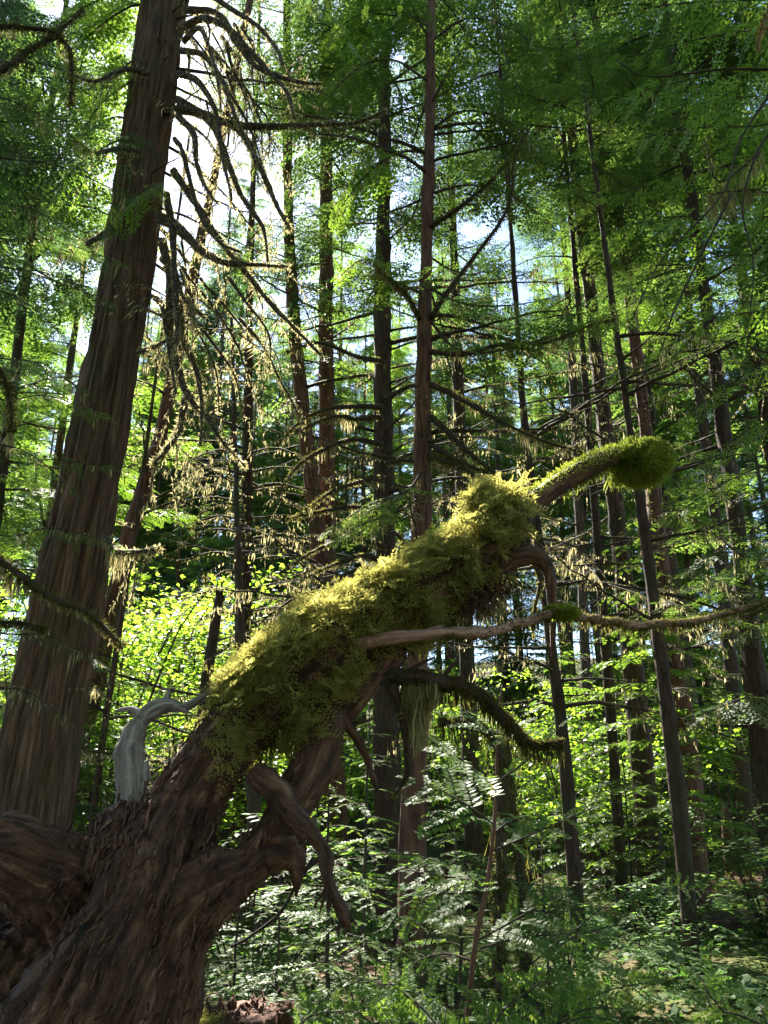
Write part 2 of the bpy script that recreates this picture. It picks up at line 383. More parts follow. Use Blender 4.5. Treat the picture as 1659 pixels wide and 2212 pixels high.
# ------------------------------------------------------------------ the setting: forest floor, the sun's disc in the sky
def build_ground():
    a = np.concatenate([np.linspace(-120, -22, 30), np.linspace(-20, 20, 130), np.linspace(22, 120, 30)])
    b = np.concatenate([np.linspace(-40, -4, 16), np.linspace(-3, 26, 130), np.linspace(27, 170, 60)])
    X, Y = np.meshgrid(a, b); Z = ground_z(X, Y)
    V = np.stack([X, Y, Z], -1).reshape(-1, 3); n = len(a)
    i = np.arange(len(b) - 1)[:, None] * n; j = np.arange(n - 1)[None]
    q = np.stack([i + j, i + j + 1, i + n + j + 1, i + n + j], -1).reshape(-1, 4)
    mb = MB(); mb.add(V, q); o = mb.build('ground', M['soil']); tag(o, kind='structure')
build_ground()
def build_sun():
    mb = MB(); R = 900 * math.tan(math.radians(.45)); c = CAM + SUN * 900
    tube(mb, [c + np.array([0, 0, R * math.sin(t)]) for t in np.linspace(-1.55, 1.55, 16)], [R * math.cos(t) for t in np.linspace(-1.55, 1.55, 16)], 24)
    m, t, out = newmat('sun_disc'); e = nd(t, 'ShaderNodeEmission'); e.inputs[0].default_value = (1, .95, .88, 1); e.inputs[1].default_value = 60
    tp = nd(t, 'ShaderNodeBsdfTransparent'); ad = nd(t, 'ShaderNodeAddShader'); t.links.new(e.outputs[0], ad.inputs[0]); t.links.new(tp.outputs[0], ad.inputs[1])
    t.links.new(ad.outputs[0], out.inputs[0])
    tag(mb.build('sun_disc', m), kind='structure')
build_sun()


# ------------------------------------------------------------------ the leaning dead tree under moss
def px_path(L):
    """[(x, y, Y, r_px)] -> world points and radii"""
    a = [WR(*p) for p in L]; return np.array([p for p, r in a]), np.array([r for p, r in a])
def build_dead_tree():
    rng = np.random.default_rng(11)
    base = np.array([-.75, 1.9, 0.0])
    root = empty('leaning_dead_tree', base)
    tag(root, 'dark leaning dead tree rising to the right, rotted below, its back thick with golden moss', 'dead tree')
    stems = [
        [(-60, 2900, 2.0, 230), (140, 2310, 2.1, 175), (212, 2150, 2.13, 146), (297, 1985, 2.2, 114), (362, 1815, 2.28, 95), (430, 1690, 2.33, 76), (505, 1590, 2.38, 72), (600, 1503, 2.43, 76),
         (720, 1412, 2.5, 78), (860, 1318, 2.6, 72), (1000, 1225, 2.7, 58), (1080, 1158, 2.75, 45), (1131, 1106, 2.8, 29), (1184, 1062, 2.84, 25), (1240, 1026, 2.88, 24), (1318, 989, 2.94, 21), (1385, 984, 2.98, 22), (1420, 992, 3.0, 14)],
        [(250, 2380, 2.18, 140), (325, 2140, 2.18, 104), (382, 1990, 2.2, 86), (460, 1915, 2.22, 74), (535, 1872, 2.26, 50), (590, 1805, 2.3, 44), (640, 1722, 2.33, 48), (683, 1640, 2.36, 46), (692, 1560, 2.4, 50), (672, 1480, 2.45, 55)],
        [(215, 2090, 2.42, 120), (130, 1925, 2.34, 108), (40, 1856, 2.26, 84), (-70, 1825, 2.2, 66), (-190, 1815, 2.15, 58)],
        [(-260, 2900, 2.3, 330), (-60, 2220, 2.36, 210), (70, 2030, 2.38, 120)],
        [(250, 1900, 2.25, 60), (262, 1800, 2.27, 48), (290, 1745, 2.3, 38)],
        [(560, 1845, 2.28, 46), (625, 1845, 2.26, 38), (640, 1885, 2.25, 18), (640, 1945, 2.24, 6)],
        [(640, 1600, 2.4, 50), (720, 1540, 2.45, 42), (790, 1470, 2.5, 34), (850, 1400, 2.55, 40)],
        [(1075, 1175, 2.75, 38), (1060, 1110, 2.77, 26), (1068, 1072, 2.78, 17)],
        [(1040, 1225, 2.72, 36), (1120, 1200, 2.74, 26), (1165, 1205, 2.75, 19), (1186, 1240, 2.76, 13), (1192, 1310, 2.77, 11), (1194, 1380, 2.77, 8), (1190, 1420, 2.77, 3)],
    ]
    paths = []
    mb = MB()
    for L in stems:
        P, R = px_path(L); P, R = curve(P, .02, R); paths.append((P, R)); tube(mb, P, R, 20)
    tmp = mb.build('tmp', M['deadwood'])
    md = tmp.modifiers.new('r', 'REMESH'); md.mode = 'VOXEL'; md.voxel_size = .0078
    ms = tmp.modifiers.new('s', 'SMOOTH'); ms.factor = .5; ms.iterations = 8
    dg = bpy.context.evaluated_depsgraph_get(); me = tmp.evaluated_get(dg).to_mesh()
    n = len(me.vertices); V = np.empty(n * 3, np.float32); me.vertices.foreach_get('co', V); V = V.reshape(-1, 3).astype(float)
    Nn = np.empty(n * 3, np.float32); me.vertices.foreach_get('normal', Nn); Nn = Nn.reshape(-1, 3).astype(float)
    npoly = len(me.polygons); lv = np.empty(len(me.loops), np.int32); me.loops.foreach_get('vertex_index', lv)
    lt = np.empty(npoly, np.int32); me.polygons.foreach_get('loop_total', lt); ls = np.empty(npoly, np.int32); me.polygons.foreach_get('loop_start', ls)
    quads = np.stack([lv[ls[lt == 4] + i] for i in range(4)], -1)
    old = tmp.data; bpy.data.objects.remove(tmp); bpy.data.meshes.remove(old)
    # straightened coordinates along the nearest stem
    best = np.full(n, 1e9); tc = np.zeros((n, 3)); sid = np.zeros(n, int); rad = np.zeros(n)
    for k, (P, R) in enumerate(paths):
        T, N, B = frames(P); Ls = np.concatenate([[0], np.cumsum(np.linalg.norm(np.diff(P, axis=0), axis=1))])
        for c0 in range(0, n, 8000):
            v = V[c0:c0 + 8000]; d = np.linalg.norm(v[:, None] - P[None], axis=2) / R[None]
            i = d.argmin(1); dm = d[np.arange(len(v)), i]; up = dm < best[c0:c0 + 8000]
            r = v - P[i]
            t3 = np.stack([(r * N[i]).sum(1), (r * B[i]).sum(1), Ls[i] + (r * T[i]).sum(1) + k * 7.7], -1)
            best[c0:c0 + 8000] = np.where(up, dm, best[c0:c0 + 8000])
            tc[c0:c0 + 8000][up] = t3[up]; sid[c0:c0 + 8000][up] = k; rad[c0:c0 + 8000][up] = R[i][up]
    tw = tc.copy(); a = tc[:, 2] * .35; tw[:, 0] = tc[:, 0] * np.cos(a) - tc[:, 1] * np.sin(a); tw[:, 1] = tc[:, 0] * np.sin(a) + tc[:, 1] * np.cos(a)
    sc = np.clip(rad / .13, .2, 1.5)
    g1 = vnoise(tw * [13, 13, 1.3]); g2 = vnoise(tw * [34, 34, 3.2] + 9); g3 = vnoise(tw * [85, 85, 9] + 4); g4 = (1 - np.abs(vnoise(tw * [52, 52, 4] + 70))) ** 4; g5 = vnoise(tw * [120, 120, 26] + 2); lump = fbm(V * 5.5, 3)
    crack = -np.clip(.16 - np.abs(vnoise(tw * [19, 19, 1.0] + 31)), 0, 1) * .10
    disp = (lump * .015 + g1 * .010 + g2 * .009 + g3 * .005 + g4 * .011 + g5 * .0028 + crack) * sc
    V2 = V + Nn * disp[:, None]
    mb = MB(); mb.add(V2, quads, None, 0, tw)
    # peeling strips and splinters on the ragged shoulder and along the trunk
    px, py = pix(V2)
    view = nrm(CAM - V2); face = (Nn * view).sum(1)
    P0, R0 = paths[0]; T0, _, _ = frames(P0)
    def flakes(mask, cnt, ln, wd, lift):
        idx = np.flatnonzero(mask)
        if not len(idx): return
        i = rng.choice(idx, cnt); j = np.array([np.argmin(((P0 - p) ** 2).sum(1)) for p in V2[i]])
        D = nrm(T0[j] + rng.normal(0, .22, (cnt, 3)) + Nn[i] * lift * rng.uniform(0, 1, (cnt, 1))) * (ln * rng.uniform(.4, 1.4, cnt))[:, None]
        D *= np.where(rng.random(cnt) < .5, 1, -1)[:, None]
        S = nrm(np.cross(D, Nn[i])) * (wd * rng.uniform(.5, 1.3, cnt))[:, None]; O = V2[i] + Nn[i] * .0015
        t = Nn[i] * .0045
        q = np.stack([O - S, O + S, O + D + S * .35 + Nn[i] * .006, O + D - S * .35 + Nn[i] * .006], 1); q2 = q + t[:, None]
        vv = np.concatenate([q, q2], 1).reshape(-1, 3); b = np.arange(cnt)[:, None] * 8
        fq = np.concatenate([b + np.array([[3, 2, 1, 0]]), b + np.array([[4, 5, 6, 7]]), b + np.array([[0, 1, 5, 4]]), b + np.array([[2, 3, 7, 6]]), b + np.array([[1, 2, 6, 5]]), b + np.array([[3, 0, 4, 7]])])
        mb.add(vv, fq, None, 0, np.repeat(tw[i] + rng.normal(0, .2, (cnt, 3)), 8, 0))
    flakes((px > 195) & (px < 330) & (py > 1720) & (py < 1860), 260, .03, .005, .45)
    flakes((px > 100) & (px < 560) & (py > 1500) & (py < 2230) & (face > .1), 600, .026, .0026, .07)
    flakes((px > 380) & (px < 720) & (py > 1560) & (py < 2100), 130, .02, .004, .25)
    mb.build('trunk', M['deadwood'], root)

    # --- feather moss on the upper trunk
    def inreg():
        lo = np.interp(px, [400, 500, 560, 660, 740, 800, 860, 980, 1060, 1100, 1140, 1150], [1690, 1625, 1605, 1590, 1520, 1425, 1395, 1330, 1290, 1215, 1130, 1100])
        nz = vnoise(V * 14)
        return (px > 400) & (px < 1142) & (py < lo + 22 + 34 * nz) & (sid != 8)
    reg = inreg(); edge = np.clip((px - 395) / 120, 0, 1) ** 2 * (.55 + .9 * np.clip(vnoise(V * 11 + 3) + .4, 0, 1))
    mo = MB()
    idx = np.flatnonzero(reg & (rng.random(n) < edge * 1.1)); wgt = np.clip(Nn[idx, 2] * .62 + .52 + .35 * vnoise(V[idx] * 9), .02, 1); wgt /= wgt.sum()
    # cushions: drooping fronds gather in rosettes so that the mat is lumpy, with gaps between
    nc = 470; c = rng.choice(idx, nc, p=wgt); per = 12; cnt = nc * per
    ci = np.repeat(c, per); lift = np.repeat(rng.uniform(.006, .040, nc) * (.6 + .6 * np.clip(Nn[c, 2] + .5, 0, 1)), per); big = np.repeat(rng.uniform(.6, 1.45, nc), per)
    nn = nrm(Nn[ci] + UP * .45); tg = nrm(np.cross(nn, rng.normal(0, 1, (cnt, 3))))
    sp_ = rng.uniform(.1, 1.0, (cnt, 1)); X = nrm(nn * (1.0 - sp_ * .75) + tg * sp_ - UP * .12)
    O = V2[ci] + nn * lift[:, None] + tg * rng.uniform(0, .018, (cnt, 1)); Z = nrm(nn + rng.normal(0, .2, (cnt, 3))); S = rng.uniform(.030, .056, cnt) * big
    tint = np.repeat(rng.uniform(0, 1, nc), per)
    for s in range(3):
        m_ = np.arange(cnt) % 3 == s; v, q, t = place(T_MOSS[s], O[m_], X[m_], Z[m_], S[m_], rng=rng); nl = len(T_MOSS[s]) * 4
        t[:, 0] = np.clip(t[:, 0] * .5 + np.repeat(tint[m_], nl) * .5, 0, 1); mo.add(v, q, None, 0, t)
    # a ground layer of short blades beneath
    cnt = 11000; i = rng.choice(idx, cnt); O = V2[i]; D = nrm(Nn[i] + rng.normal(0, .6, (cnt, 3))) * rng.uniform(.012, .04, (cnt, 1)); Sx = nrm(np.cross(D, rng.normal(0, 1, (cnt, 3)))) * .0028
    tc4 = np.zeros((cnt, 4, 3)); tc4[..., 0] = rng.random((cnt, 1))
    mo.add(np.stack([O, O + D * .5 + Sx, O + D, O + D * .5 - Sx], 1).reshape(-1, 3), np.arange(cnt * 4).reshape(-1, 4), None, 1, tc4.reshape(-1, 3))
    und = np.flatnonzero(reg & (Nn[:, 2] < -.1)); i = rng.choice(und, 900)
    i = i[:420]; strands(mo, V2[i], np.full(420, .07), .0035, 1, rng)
    tag(mo.build('feather_moss', [M['moss_gold'], M['moss_under']], root))
    # shaggy root plate hanging below the trunk end
    rt = MB(); i = rng.choice(np.flatnonzero((px > 1000) & (px < 1095) & (py > 1230) & (py < 1330)), 700)
    strands(rt, V2[i] + rng.normal(0, .02, (700, 3)), np.full(700, .10), .0022, 0, rng, .5)
    rt.build('hanging_rootlets', M['rotwood'], root)

    # --- moss sleeve on the reaching limb, swelling into the cushion at its end
    P, R = paths[0]; xs, ys = pix(P); a = np.flatnonzero((xs > 1120)); Pc, Rc = P[a], R[a]; xs = xs[a]
    cl = MB()
    tip = W(1388, 991, 2.98); k = k_at(1388, 991, 2.98) / F
    # cushion body: blades all over a lumpy ellipsoid
    cnt = 9500; d = nrm(rng.normal(0, 1, (cnt, 3))); ax = nrm(W(1430, 985, 3.0) - W(1320, 1000, 2.95)); al = d @ ax
    rb = (48 + 13 * fbm(d * 2.1 + 3, 2)) * k
    O = tip + d * (rb * .80)[:, None] + ax * (al * 26 * k)[:, None]
    under = np.clip(-d[:, 2], 0, 1)
    ln = rng.uniform(.012, .026, cnt) + under * rng.uniform(.0, .06, cnt)
    D = nrm(d + UP * (.25 - 1.1 * under[:, None]) + rng.normal(0, .28, (cnt, 3))) * ln[:, None]
    S = nrm(np.cross(D, rng.normal(0, 1, (cnt, 3)))) * (.0021 * rng.uniform(.7, 1.3, cnt))[:, None]
    tc4 = np.zeros((cnt, 4, 3)); tc4[..., 0] = rng.random((cnt, 1))
    cl.add(np.stack([O, O + D * .5 + S, O + D, O + D * .5 - S], 1).reshape(-1, 3), np.arange(cnt * 4).reshape(-1, 4), None, 0, tc4.reshape(-1, 3))
    # solid heart so that no light leaks through
    tube(cl, [tip + ax * (math.sin(t) * 60 * k) for t in np.linspace(-1.5, 1.5, 14)], [math.cos(t) * 40 * k for t in np.linspace(-1.5, 1.5, 14)], 18, rough=.004, rf=(60, 60))
    o = W(1365, 1020, 2.97); O = tip + np.stack([rng.uniform(-75, 35, 900) * k, rng.normal(0, 14, 900) * k, rng.uniform(-44, -25, 900) * k], -1)
    strands(cl, O, np.full(900, .05), .0024, 0, rng, .25)
    # blades on the top of the limb
    T, N, B = frames(Pc); cnt = 5200; i = rng.integers(0, len(Pc), cnt); th = rng.uniform(0, 2 * math.pi, cnt)
    nv = np.cos(th)[:, None] * N[i] + np.sin(th)[:, None] * B[i]
    far = np.clip((xs[i] - 1130) / 220, 0, 1); keep = nv[:, 2] > .45 - .75 * far - .3 * rng.random(cnt); i, nv, far = i[keep], nv[keep], far[keep]; cnt = len(i)
    O = Pc[i] + nv * Rc[i][:, None] * 1.0 + rng.normal(0, .004, (cnt, 3))
    D = nrm(nv + rng.normal(0, .45, (cnt, 3)) - UP * .2) * (rng.uniform(.008, .02, cnt) * (.7 + .8 * far))[:, None]
    S = nrm(np.cross(D, rng.normal(0, 1, (cnt, 3)))) * .0022
    tc4 = np.zeros((cnt, 4, 3)); tc4[..., 0] = rng.random((cnt, 1))
    cl.add(np.stack([O, O + D * .5 + S, O + D, O + D * .5 - S], 1).reshape(-1, 3), np.arange(cnt * 4).reshape(-1, 4), None, 0, tc4.reshape(-1, 3))
    b = np.flatnonzero((xs > 1215) & (xs < 1400)); i = rng.choice(b, 260); strands(cl, Pc[i] - UP * (Rc[i] * .8)[:, None], np.full(260, .045), .0028, 0, rng)
    tag(cl.build('moss_cushion', M['moss_club'], root), 'bright green moss cushion swelling round the end of the reaching limb')

    # --- side branches
    def branch(L, mat, mossy=None, beard=None, label=None, n=9, rough=.12, name='branch', fz=2600, wd=.0022):
        P, R = px_path(L); P, R = curve(P, .012, R)
        wv = np.sin(np.linspace(0, math.pi, len(P)))[:, None]; P = P + wv * np.stack([fbm(P * 11 + s_, 3) for s_ in (3, 40, 77)], -1) * R[:, None] * .7
        R = R * (1 + .22 * fbm(P * 24 + 5, 2))
        m = MB(); tube(m, P, R, n, rough=float(R.mean()) * rough * 2, rf=(55, 14), seed=L[0][0])
        Tb, Nb, Bb = frames(P)
        for _ in range(0 if name == 'splinter' else 7):
            i = rng.integers(2, len(P) - 2); a = rng.uniform(0, 6.28); d = Tb[i] * rng.uniform(.2, 1) + Nb[i] * math.cos(a) + Bb[i] * math.sin(a); l = R[i] * rng.uniform(1.6, 4.2)
            tube(m, [P[i], P[i] + d * l * .55, P[i] + d * l + rng.normal(0, .15, 3) * l], [R[i] * .42, R[i] * .26, R[i] * rng.uniform(.04, .16)], 6, rough=R[i] * .06, rf=(60, 20))
        o = m.build(name, mat, root); tag(o, label)
        if mossy:
            q = MB(); xs_, _ = pix(P); k_ = np.flatnonzero((xs_ >= mossy[0]) & (xs_ <= mossy[1]))
            if len(k_) > 2:
                Pm, Rm = P[k_[0]:k_[-1] + 1], R[k_[0]:k_[-1] + 1]
                fuzz(q, Pm, Rm, fz, mossy[2], wd, 0, rng, .5)
                if beard:
                    i = rng.choice(len(Pm), beard[0]); strands(q, Pm[i] - UP * Rm[i][:, None] * .8, np.full(beard[0], beard[1]), .0028, 0, rng)
            q.build('limb_moss', M['moss_dark'], o)
        return o
    branch([(765, 1392, 2.42, 15), (850, 1378, 2.42, 13), (945, 1370, 2.45, 12), (1050, 1364, 2.5, 11), (1130, 1342, 2.55, 11), (1205, 1325, 2.6, 12), (1262, 1338, 2.65, 8), (1330, 1343, 2.7, 7.5), (1420, 1348, 2.78, 7), (1500, 1340, 2.85, 6), (1590, 1320, 2.95, 5), (1665, 1295, 3.0, 4.5), (1760, 1265, 3.1, 3)],
           M['pinkwood'], (945, 1800, .013), (420, .035), 'long thin branch, bare pinkish wood near the trunk and mossy beyond', fz=6500)
    lump = MB(); c = W(1213, 1322, 2.6); cn = 1500; d = nrm(rng.normal(0, 1, (cn, 3))); O = c + d * np.array([.05, .02, .012]); D = nrm(d + rng.normal(0, .3, (cn, 3)) - UP * .3) * rng.uniform(.012, .03, (cn, 1)); S = nrm(np.cross(D, rng.normal(0, 1, (cn, 3)))) * .0024
    tc4 = np.zeros((cn, 4, 3)); tc4[..., 0] = rng.random((cn, 1)); lump.add(np.stack([O, O + D * .5 + S, O + D, O + D * .5 - S], 1).reshape(-1, 3), np.arange(cn * 4).reshape(-1, 4), None, 0, tc4.reshape(-1, 3))
    lump.build('moss_clump', M['moss_club'], root)
    branch([(760, 1480, 2.5, 20), (820, 1466, 2.5, 17), (900, 1464, 2.5, 16), (985, 1478, 2.5, 15), (1060, 1522, 2.5, 13), (1102, 1560, 2.5, 12), (1130, 1597, 2.5, 11), (1160, 1611, 2.5, 9), (1215, 1606, 2.5, 7)],
           M['bark_dark'], (830, 1230, .014), (500, .06), 'thick dark mossy branch bending down to the right', fz=5200)
    branch([(845, 1480, 2.48, 11), (868, 1540, 2.48, 9.5), (884, 1612, 2.48, 8.5), (880, 1675, 2.48, 6.5), (850, 1722, 2.48, 2.5)], M['bark_dark'], (800, 900, .008), None, fz=900)
    branch([(735, 1545, 2.42, 15), (785, 1610, 2.42, 10), (805, 1680, 2.42, 6), (825, 1728, 2.42, 2.5)], M['deadwood'])
    branch([(555, 1670, 2.28, 30), (600, 1722, 2.22, 28), (650, 1775, 2.18, 25), (690, 1830, 2.16, 18), (708, 1890, 2.15, 13), (730, 1950, 2.14, 12), (742, 1985, 2.14, 14), (752, 2000, 2.14, 6)], M['deadwood'], None, None, 'brown dangling branch ending in a splayed claw of broken wood', rough=.2)
    for (x1, y1) in ((728, 2010), (745, 2022), (772, 2000), (758, 2014)):
        branch([(738, 1965, 2.14, 8), ((738 + x1) / 2 + 4, (1972 + y1) / 2, 2.135, 5), (x1, y1, 2.13, 1.2)], M['deadwood'], name='splinter', n=6)
    branch([(712, 1905, 2.15, 8), (716, 1935, 2.15, 6), (710, 1962, 2.15, 2)], M['deadwood'], name='splinter', n=6)
    branch([(700, 1850, 2.25, 7), (660, 1880, 2.25, 5), (610, 1965, 2.3, 4), (545, 2020, 2.35, 3), (500, 2045, 2.4, 2)], M['twig'], n=6)
    branch([(655, 1350, 2.55, 9), (665, 1315, 2.57, 10), (690, 1288, 2.59, 8), (720, 1274, 2.6, 3)], M['bark_dark'], (640, 730, .01), None, 'dark curved spur rising from the mossy back', fz=1200)
    branch([(1150, 1210, 2.75, 6), (1165, 1250, 2.75, 4), (1158, 1300, 2.75, 3.5), (1150, 1360, 2.75, 2)], M['twig'], (1100, 1200, .012), (80, .04), n=6, fz=300)
    # moss curtain below the thick branch
    cu = MB(); t = rng.random(420); O = np.array([W(870 + 75 * a, 1470 + 12 * b, 2.5 + .03 * c) for a, b, c in zip(t, rng.random(420), rng.normal(0, 1, 420))])
    ln = np.interp(t, [0, .3, .55, .8, 1], [.08, .19, .20, .08, .04]); strands(cu, O, ln, .0032, 0, rng, .08)
    i = np.arange(160); Oc = O[i] - UP * (rng.random(160) * ln[i] * .9)[:, None]; v, q, tt = place(T_MOSS[0], Oc, nrm(rng.normal(0, .5, (160, 3)) - UP), rng.normal(0, 1, (160, 3)), rng.uniform(.02, .04, 160), rng=rng); cu.add(v, q, None, 0, tt)
    cu.build('moss_curtain', M['beard'], root)
    cu = MB(); t = rng.random(260); O = np.array([W(985 + 95 * a, 1290 + 20 * b, 2.7) for a, b in zip(t, rng.random(260))]) + rng.normal(0, .02, (260, 3)); strands(cu, O, np.full(260, .07), .003, 0, rng, .2); cu.build('moss_curtain', M['beard'], root)
    # silver snag at the shoulder with its horns
    m = MB()
    for L in ([(286, 1775, 2.3, 38), (285, 1735, 2.3, 34), (286, 1690, 2.3, 31), (281, 1630, 2.31, 30), (288, 1590, 2.32, 22), (305, 1556, 2.33, 17), (335, 1531, 2.34, 17), (366, 1523, 2.35, 15), (397, 1529, 2.36, 9), (432, 1511, 2.37, 8), (470, 1486, 2.38, 8), (515, 1465, 2.4, 8)],
              [(312, 1552, 2.33, 15), (290, 1534, 2.33, 8), (270, 1532, 2.33, 5), (247, 1537, 2.33, 1.5)], [(362, 1526, 2.35, 13), (360, 1505, 2.35, 7), (366, 1495, 2.35, 4), (353, 1486, 2.35, 1.2)], [(372, 1526, 2.35, 12), (395, 1534, 2.35, 6), (413, 1541, 2.34, 1.2)],
              [(312, 1690, 2.29, 14), (313, 1655, 2.29, 9), (319, 1642, 2.29, 2)]):
        P, R = px_path(L); P, R = curve(P, .006, R); tube(m, P, R * (1 + .16 * fbm(P * 22, 3)), 52, rough=float(R.mean()) * .2, rf=(80, 7), seed=L[0][0], flute=lambda th, L_: .05 * np.sin(5 * th + 3 * L_) - .45 * np.clip(np.sin(9 * th + 2 * np.sin(L_ * 14)) - .72, 0, 1))
    tag(m.build('snag', M['greywood'], root), 'silver grey weathered stub with curling horns')
    return paths
HERO = build_dead_tree()

# ------------------------------------------------------------------ shared crown, trunk and limb meshes
def rotz(v, a):
    c, s = math.cos(a), math.sin(a); o = v.copy(); o[..., 0] = v[..., 0] * c - v[..., 1] * s; o[..., 1] = v[..., 0] * s + v[..., 1] * c
    return o
def unit_limb(rng, T, sp, tl, droop, up, ang=58, drop=.25, wig=.04):
    """one leafy limb along +x, about 1 long: (leaf verts, quads, tc), axis"""
    t = np.linspace(0, 1, 12); P = np.stack([t, np.cumsum(rng.normal(0, wig, 12)) * t, up * t - droop * t ** 2.2], -1)
    a, b = rng.integers(0, len(T), 2)
    v, q, tc = twigs_along(P, T[a], rng, sp, tl, ang, .14, drop)
    return v, q, tc, P
def crown_mesh(name, mats, H, Rmax, nb, limbs, rng, low=.15, top=.25, gap=0.0, lean=0):
    """leafy limbs set round an axis of height H; limbs get shorter to the top, the outline is uneven"""
    mb = MB(); zs = np.sort(rng.uniform(0, 1, nb) ** .95)
    bump = [rng.uniform(0, 6.28) for _ in range(3)]
    for z in zs:
        v, q, tc, P = limbs[rng.integers(0, len(limbs))]
        az = rng.uniform(0, 2 * math.pi)
        env = min(1, z / low * .5 + .5) * (1 - (z ** 1.5) * (1 - top) * .95)
        L = Rmax * env * rng.uniform(.55, 1.12) * (1 + .18 * math.sin(az * 2 + bump[0]) + .15 * math.sin(z * 19 + bump[1]))
        if rng.random() < gap: continue
        tilt = rng.normal(-.06, .10) + .35 * z
        c, s = math.cos(tilt), math.sin(tilt)
        def tr(a):
            a = a * L; b = a.copy(); b[:, 0] = a[:, 0] * c - a[:, 2] * s; b[:, 2] = a[:, 0] * s + a[:, 2] * c
            return rotz(b, az) + np.array([0, 0, z * H])
        mb.add(tr(v), q, None, 0, tc)
        Q = tr(P); tube(mb, Q, np.linspace(.011 * L + .006, .004, len(Q)), 4, 1, cap=False)
    return mb.mesh(name, mats)
rg = np.random.default_rng(3)
LIMB_FAR = [unit_limb(rg, T_FAR, .045, .42, .22, .12) for _ in range(6)]
LIMB_MID = [unit_limb(rg, T_MID, .038, .40, .25, .12) for _ in range(6)]
LIMB_MIDC = [unit_limb(rg, T_MID, .034, .40, .45, .18, 50, .6) for _ in range(6)]
CROWN = {
    'hemlock': crown_mesh('crown_hemlock', [M['hemlock'], M['twig']], 20, 2.7, 96, LIMB_MID, rg, top=.12),
    'fir': crown_mesh('crown_fir', [M['fir'], M['twig']], 20, 2.5, 96, LIMB_MID, rg, top=.15),
    'cedar': crown_mesh('crown_cedar', [M['cedar'], M['twig']], 20, 2.7, 80, LIMB_MIDC, rg, top=.15),
    'thin': crown_mesh('crown_thin', [M['hemlock'], M['twig']], 20, 2.1, 46, LIMB_MID, rg, top=.2),
    'far_hemlock': crown_mesh('crown_far_hemlock', [M['hemlock'], M['twig']], 22, 3.3, 110, LIMB_FAR, rg, top=.1),
    'far_fir': crown_mesh('crown_far_fir', [M['fir'], M['twig']], 22, 3.2, 110, LIMB_FAR, rg, top=.12),
    'far_cedar': crown_mesh('crown_far_cedar', [M['cedar'], M['twig']], 22, 3.4, 104, LIMB_FAR, rg, top=.12),
}
def dead_limb(rng, L, beard, n_tw=9):
    """a bare, mossy lower limb along +x with short dead twigs"""
    mb = MB(); t = np.linspace(0, 1, 14); dz = rng.uniform(-.42, .02)
    P = np.stack([t * L, np.cumsum(rng.normal(0, .018, 14)) * L * t, L * (.12 * t + dz * t * t + .22 * t ** 3 * rng.uniform(0, 1)) + np.cumsum(rng.normal(0, .006, 14)) * L], -1)
    R = np.interp(t, [0, .5, 1], [.024, .014, .003]) * (L / 2) ** .7
    tube(mb, P, R, 6, 0, rough=.004, rf=(40, 9))
    allP = [P[3:]]
    for k in range(n_tw):
        i = rng.integers(3, 13); l = L * rng.uniform(.12, .42); a = rng.uniform(.5, 1.1) * rng.choice([-1, 1])
        d = nrm(np.array([math.cos(a), math.sin(a), rng.uniform(-.5, .25)])); u = np.linspace(0, 1, 6)[:, None]
        Q = P[i] + d * l * u + np.cumsum(rng.normal(0, .03, (6, 3)), 0) * l * u - UP * (u ** 2) * l * .2
        tube(mb, Q, np.linspace(.006, .002, 6), 4, 0, cap=False); allP.append(Q)
    A = np.concatenate(allP)
    if beard:
        i = rng.choice(len(A) - 1, beard); O = A[i] + (A[np.minimum(i + 1, len(A) - 1)] - A[i]) * (rng.random((beard, 1)) * (np.linalg.norm(A[i + 1] - A[i], axis=1) < .5)[:, None])
        cl = .35 + np.clip(vnoise(np.stack([A[i][:, 0] * 5, A[i][:, 1] * 5, 0 * A[i][:, 0]], -1)), 0, 1) * 1.6
        strands(mb, O, .13 * cl, .008, 1, rng, .12)
        fuzz(mb, P, R, int(beard * .9), .035, .006, 2, rng, .3)
    return mb.mesh('dead_limb', [M['twig'], M['beard'], M['moss_dark']])
DEAD = [dead_limb(rg, L, b) for L, b in ((1.6, 120), (2.2, 200), (2.8, 320), (2.0, 60), (2.5, 160), (1.3, 40), (3.2, 420), (2.4, 0), (1.8, 0), (1.1, 0))]

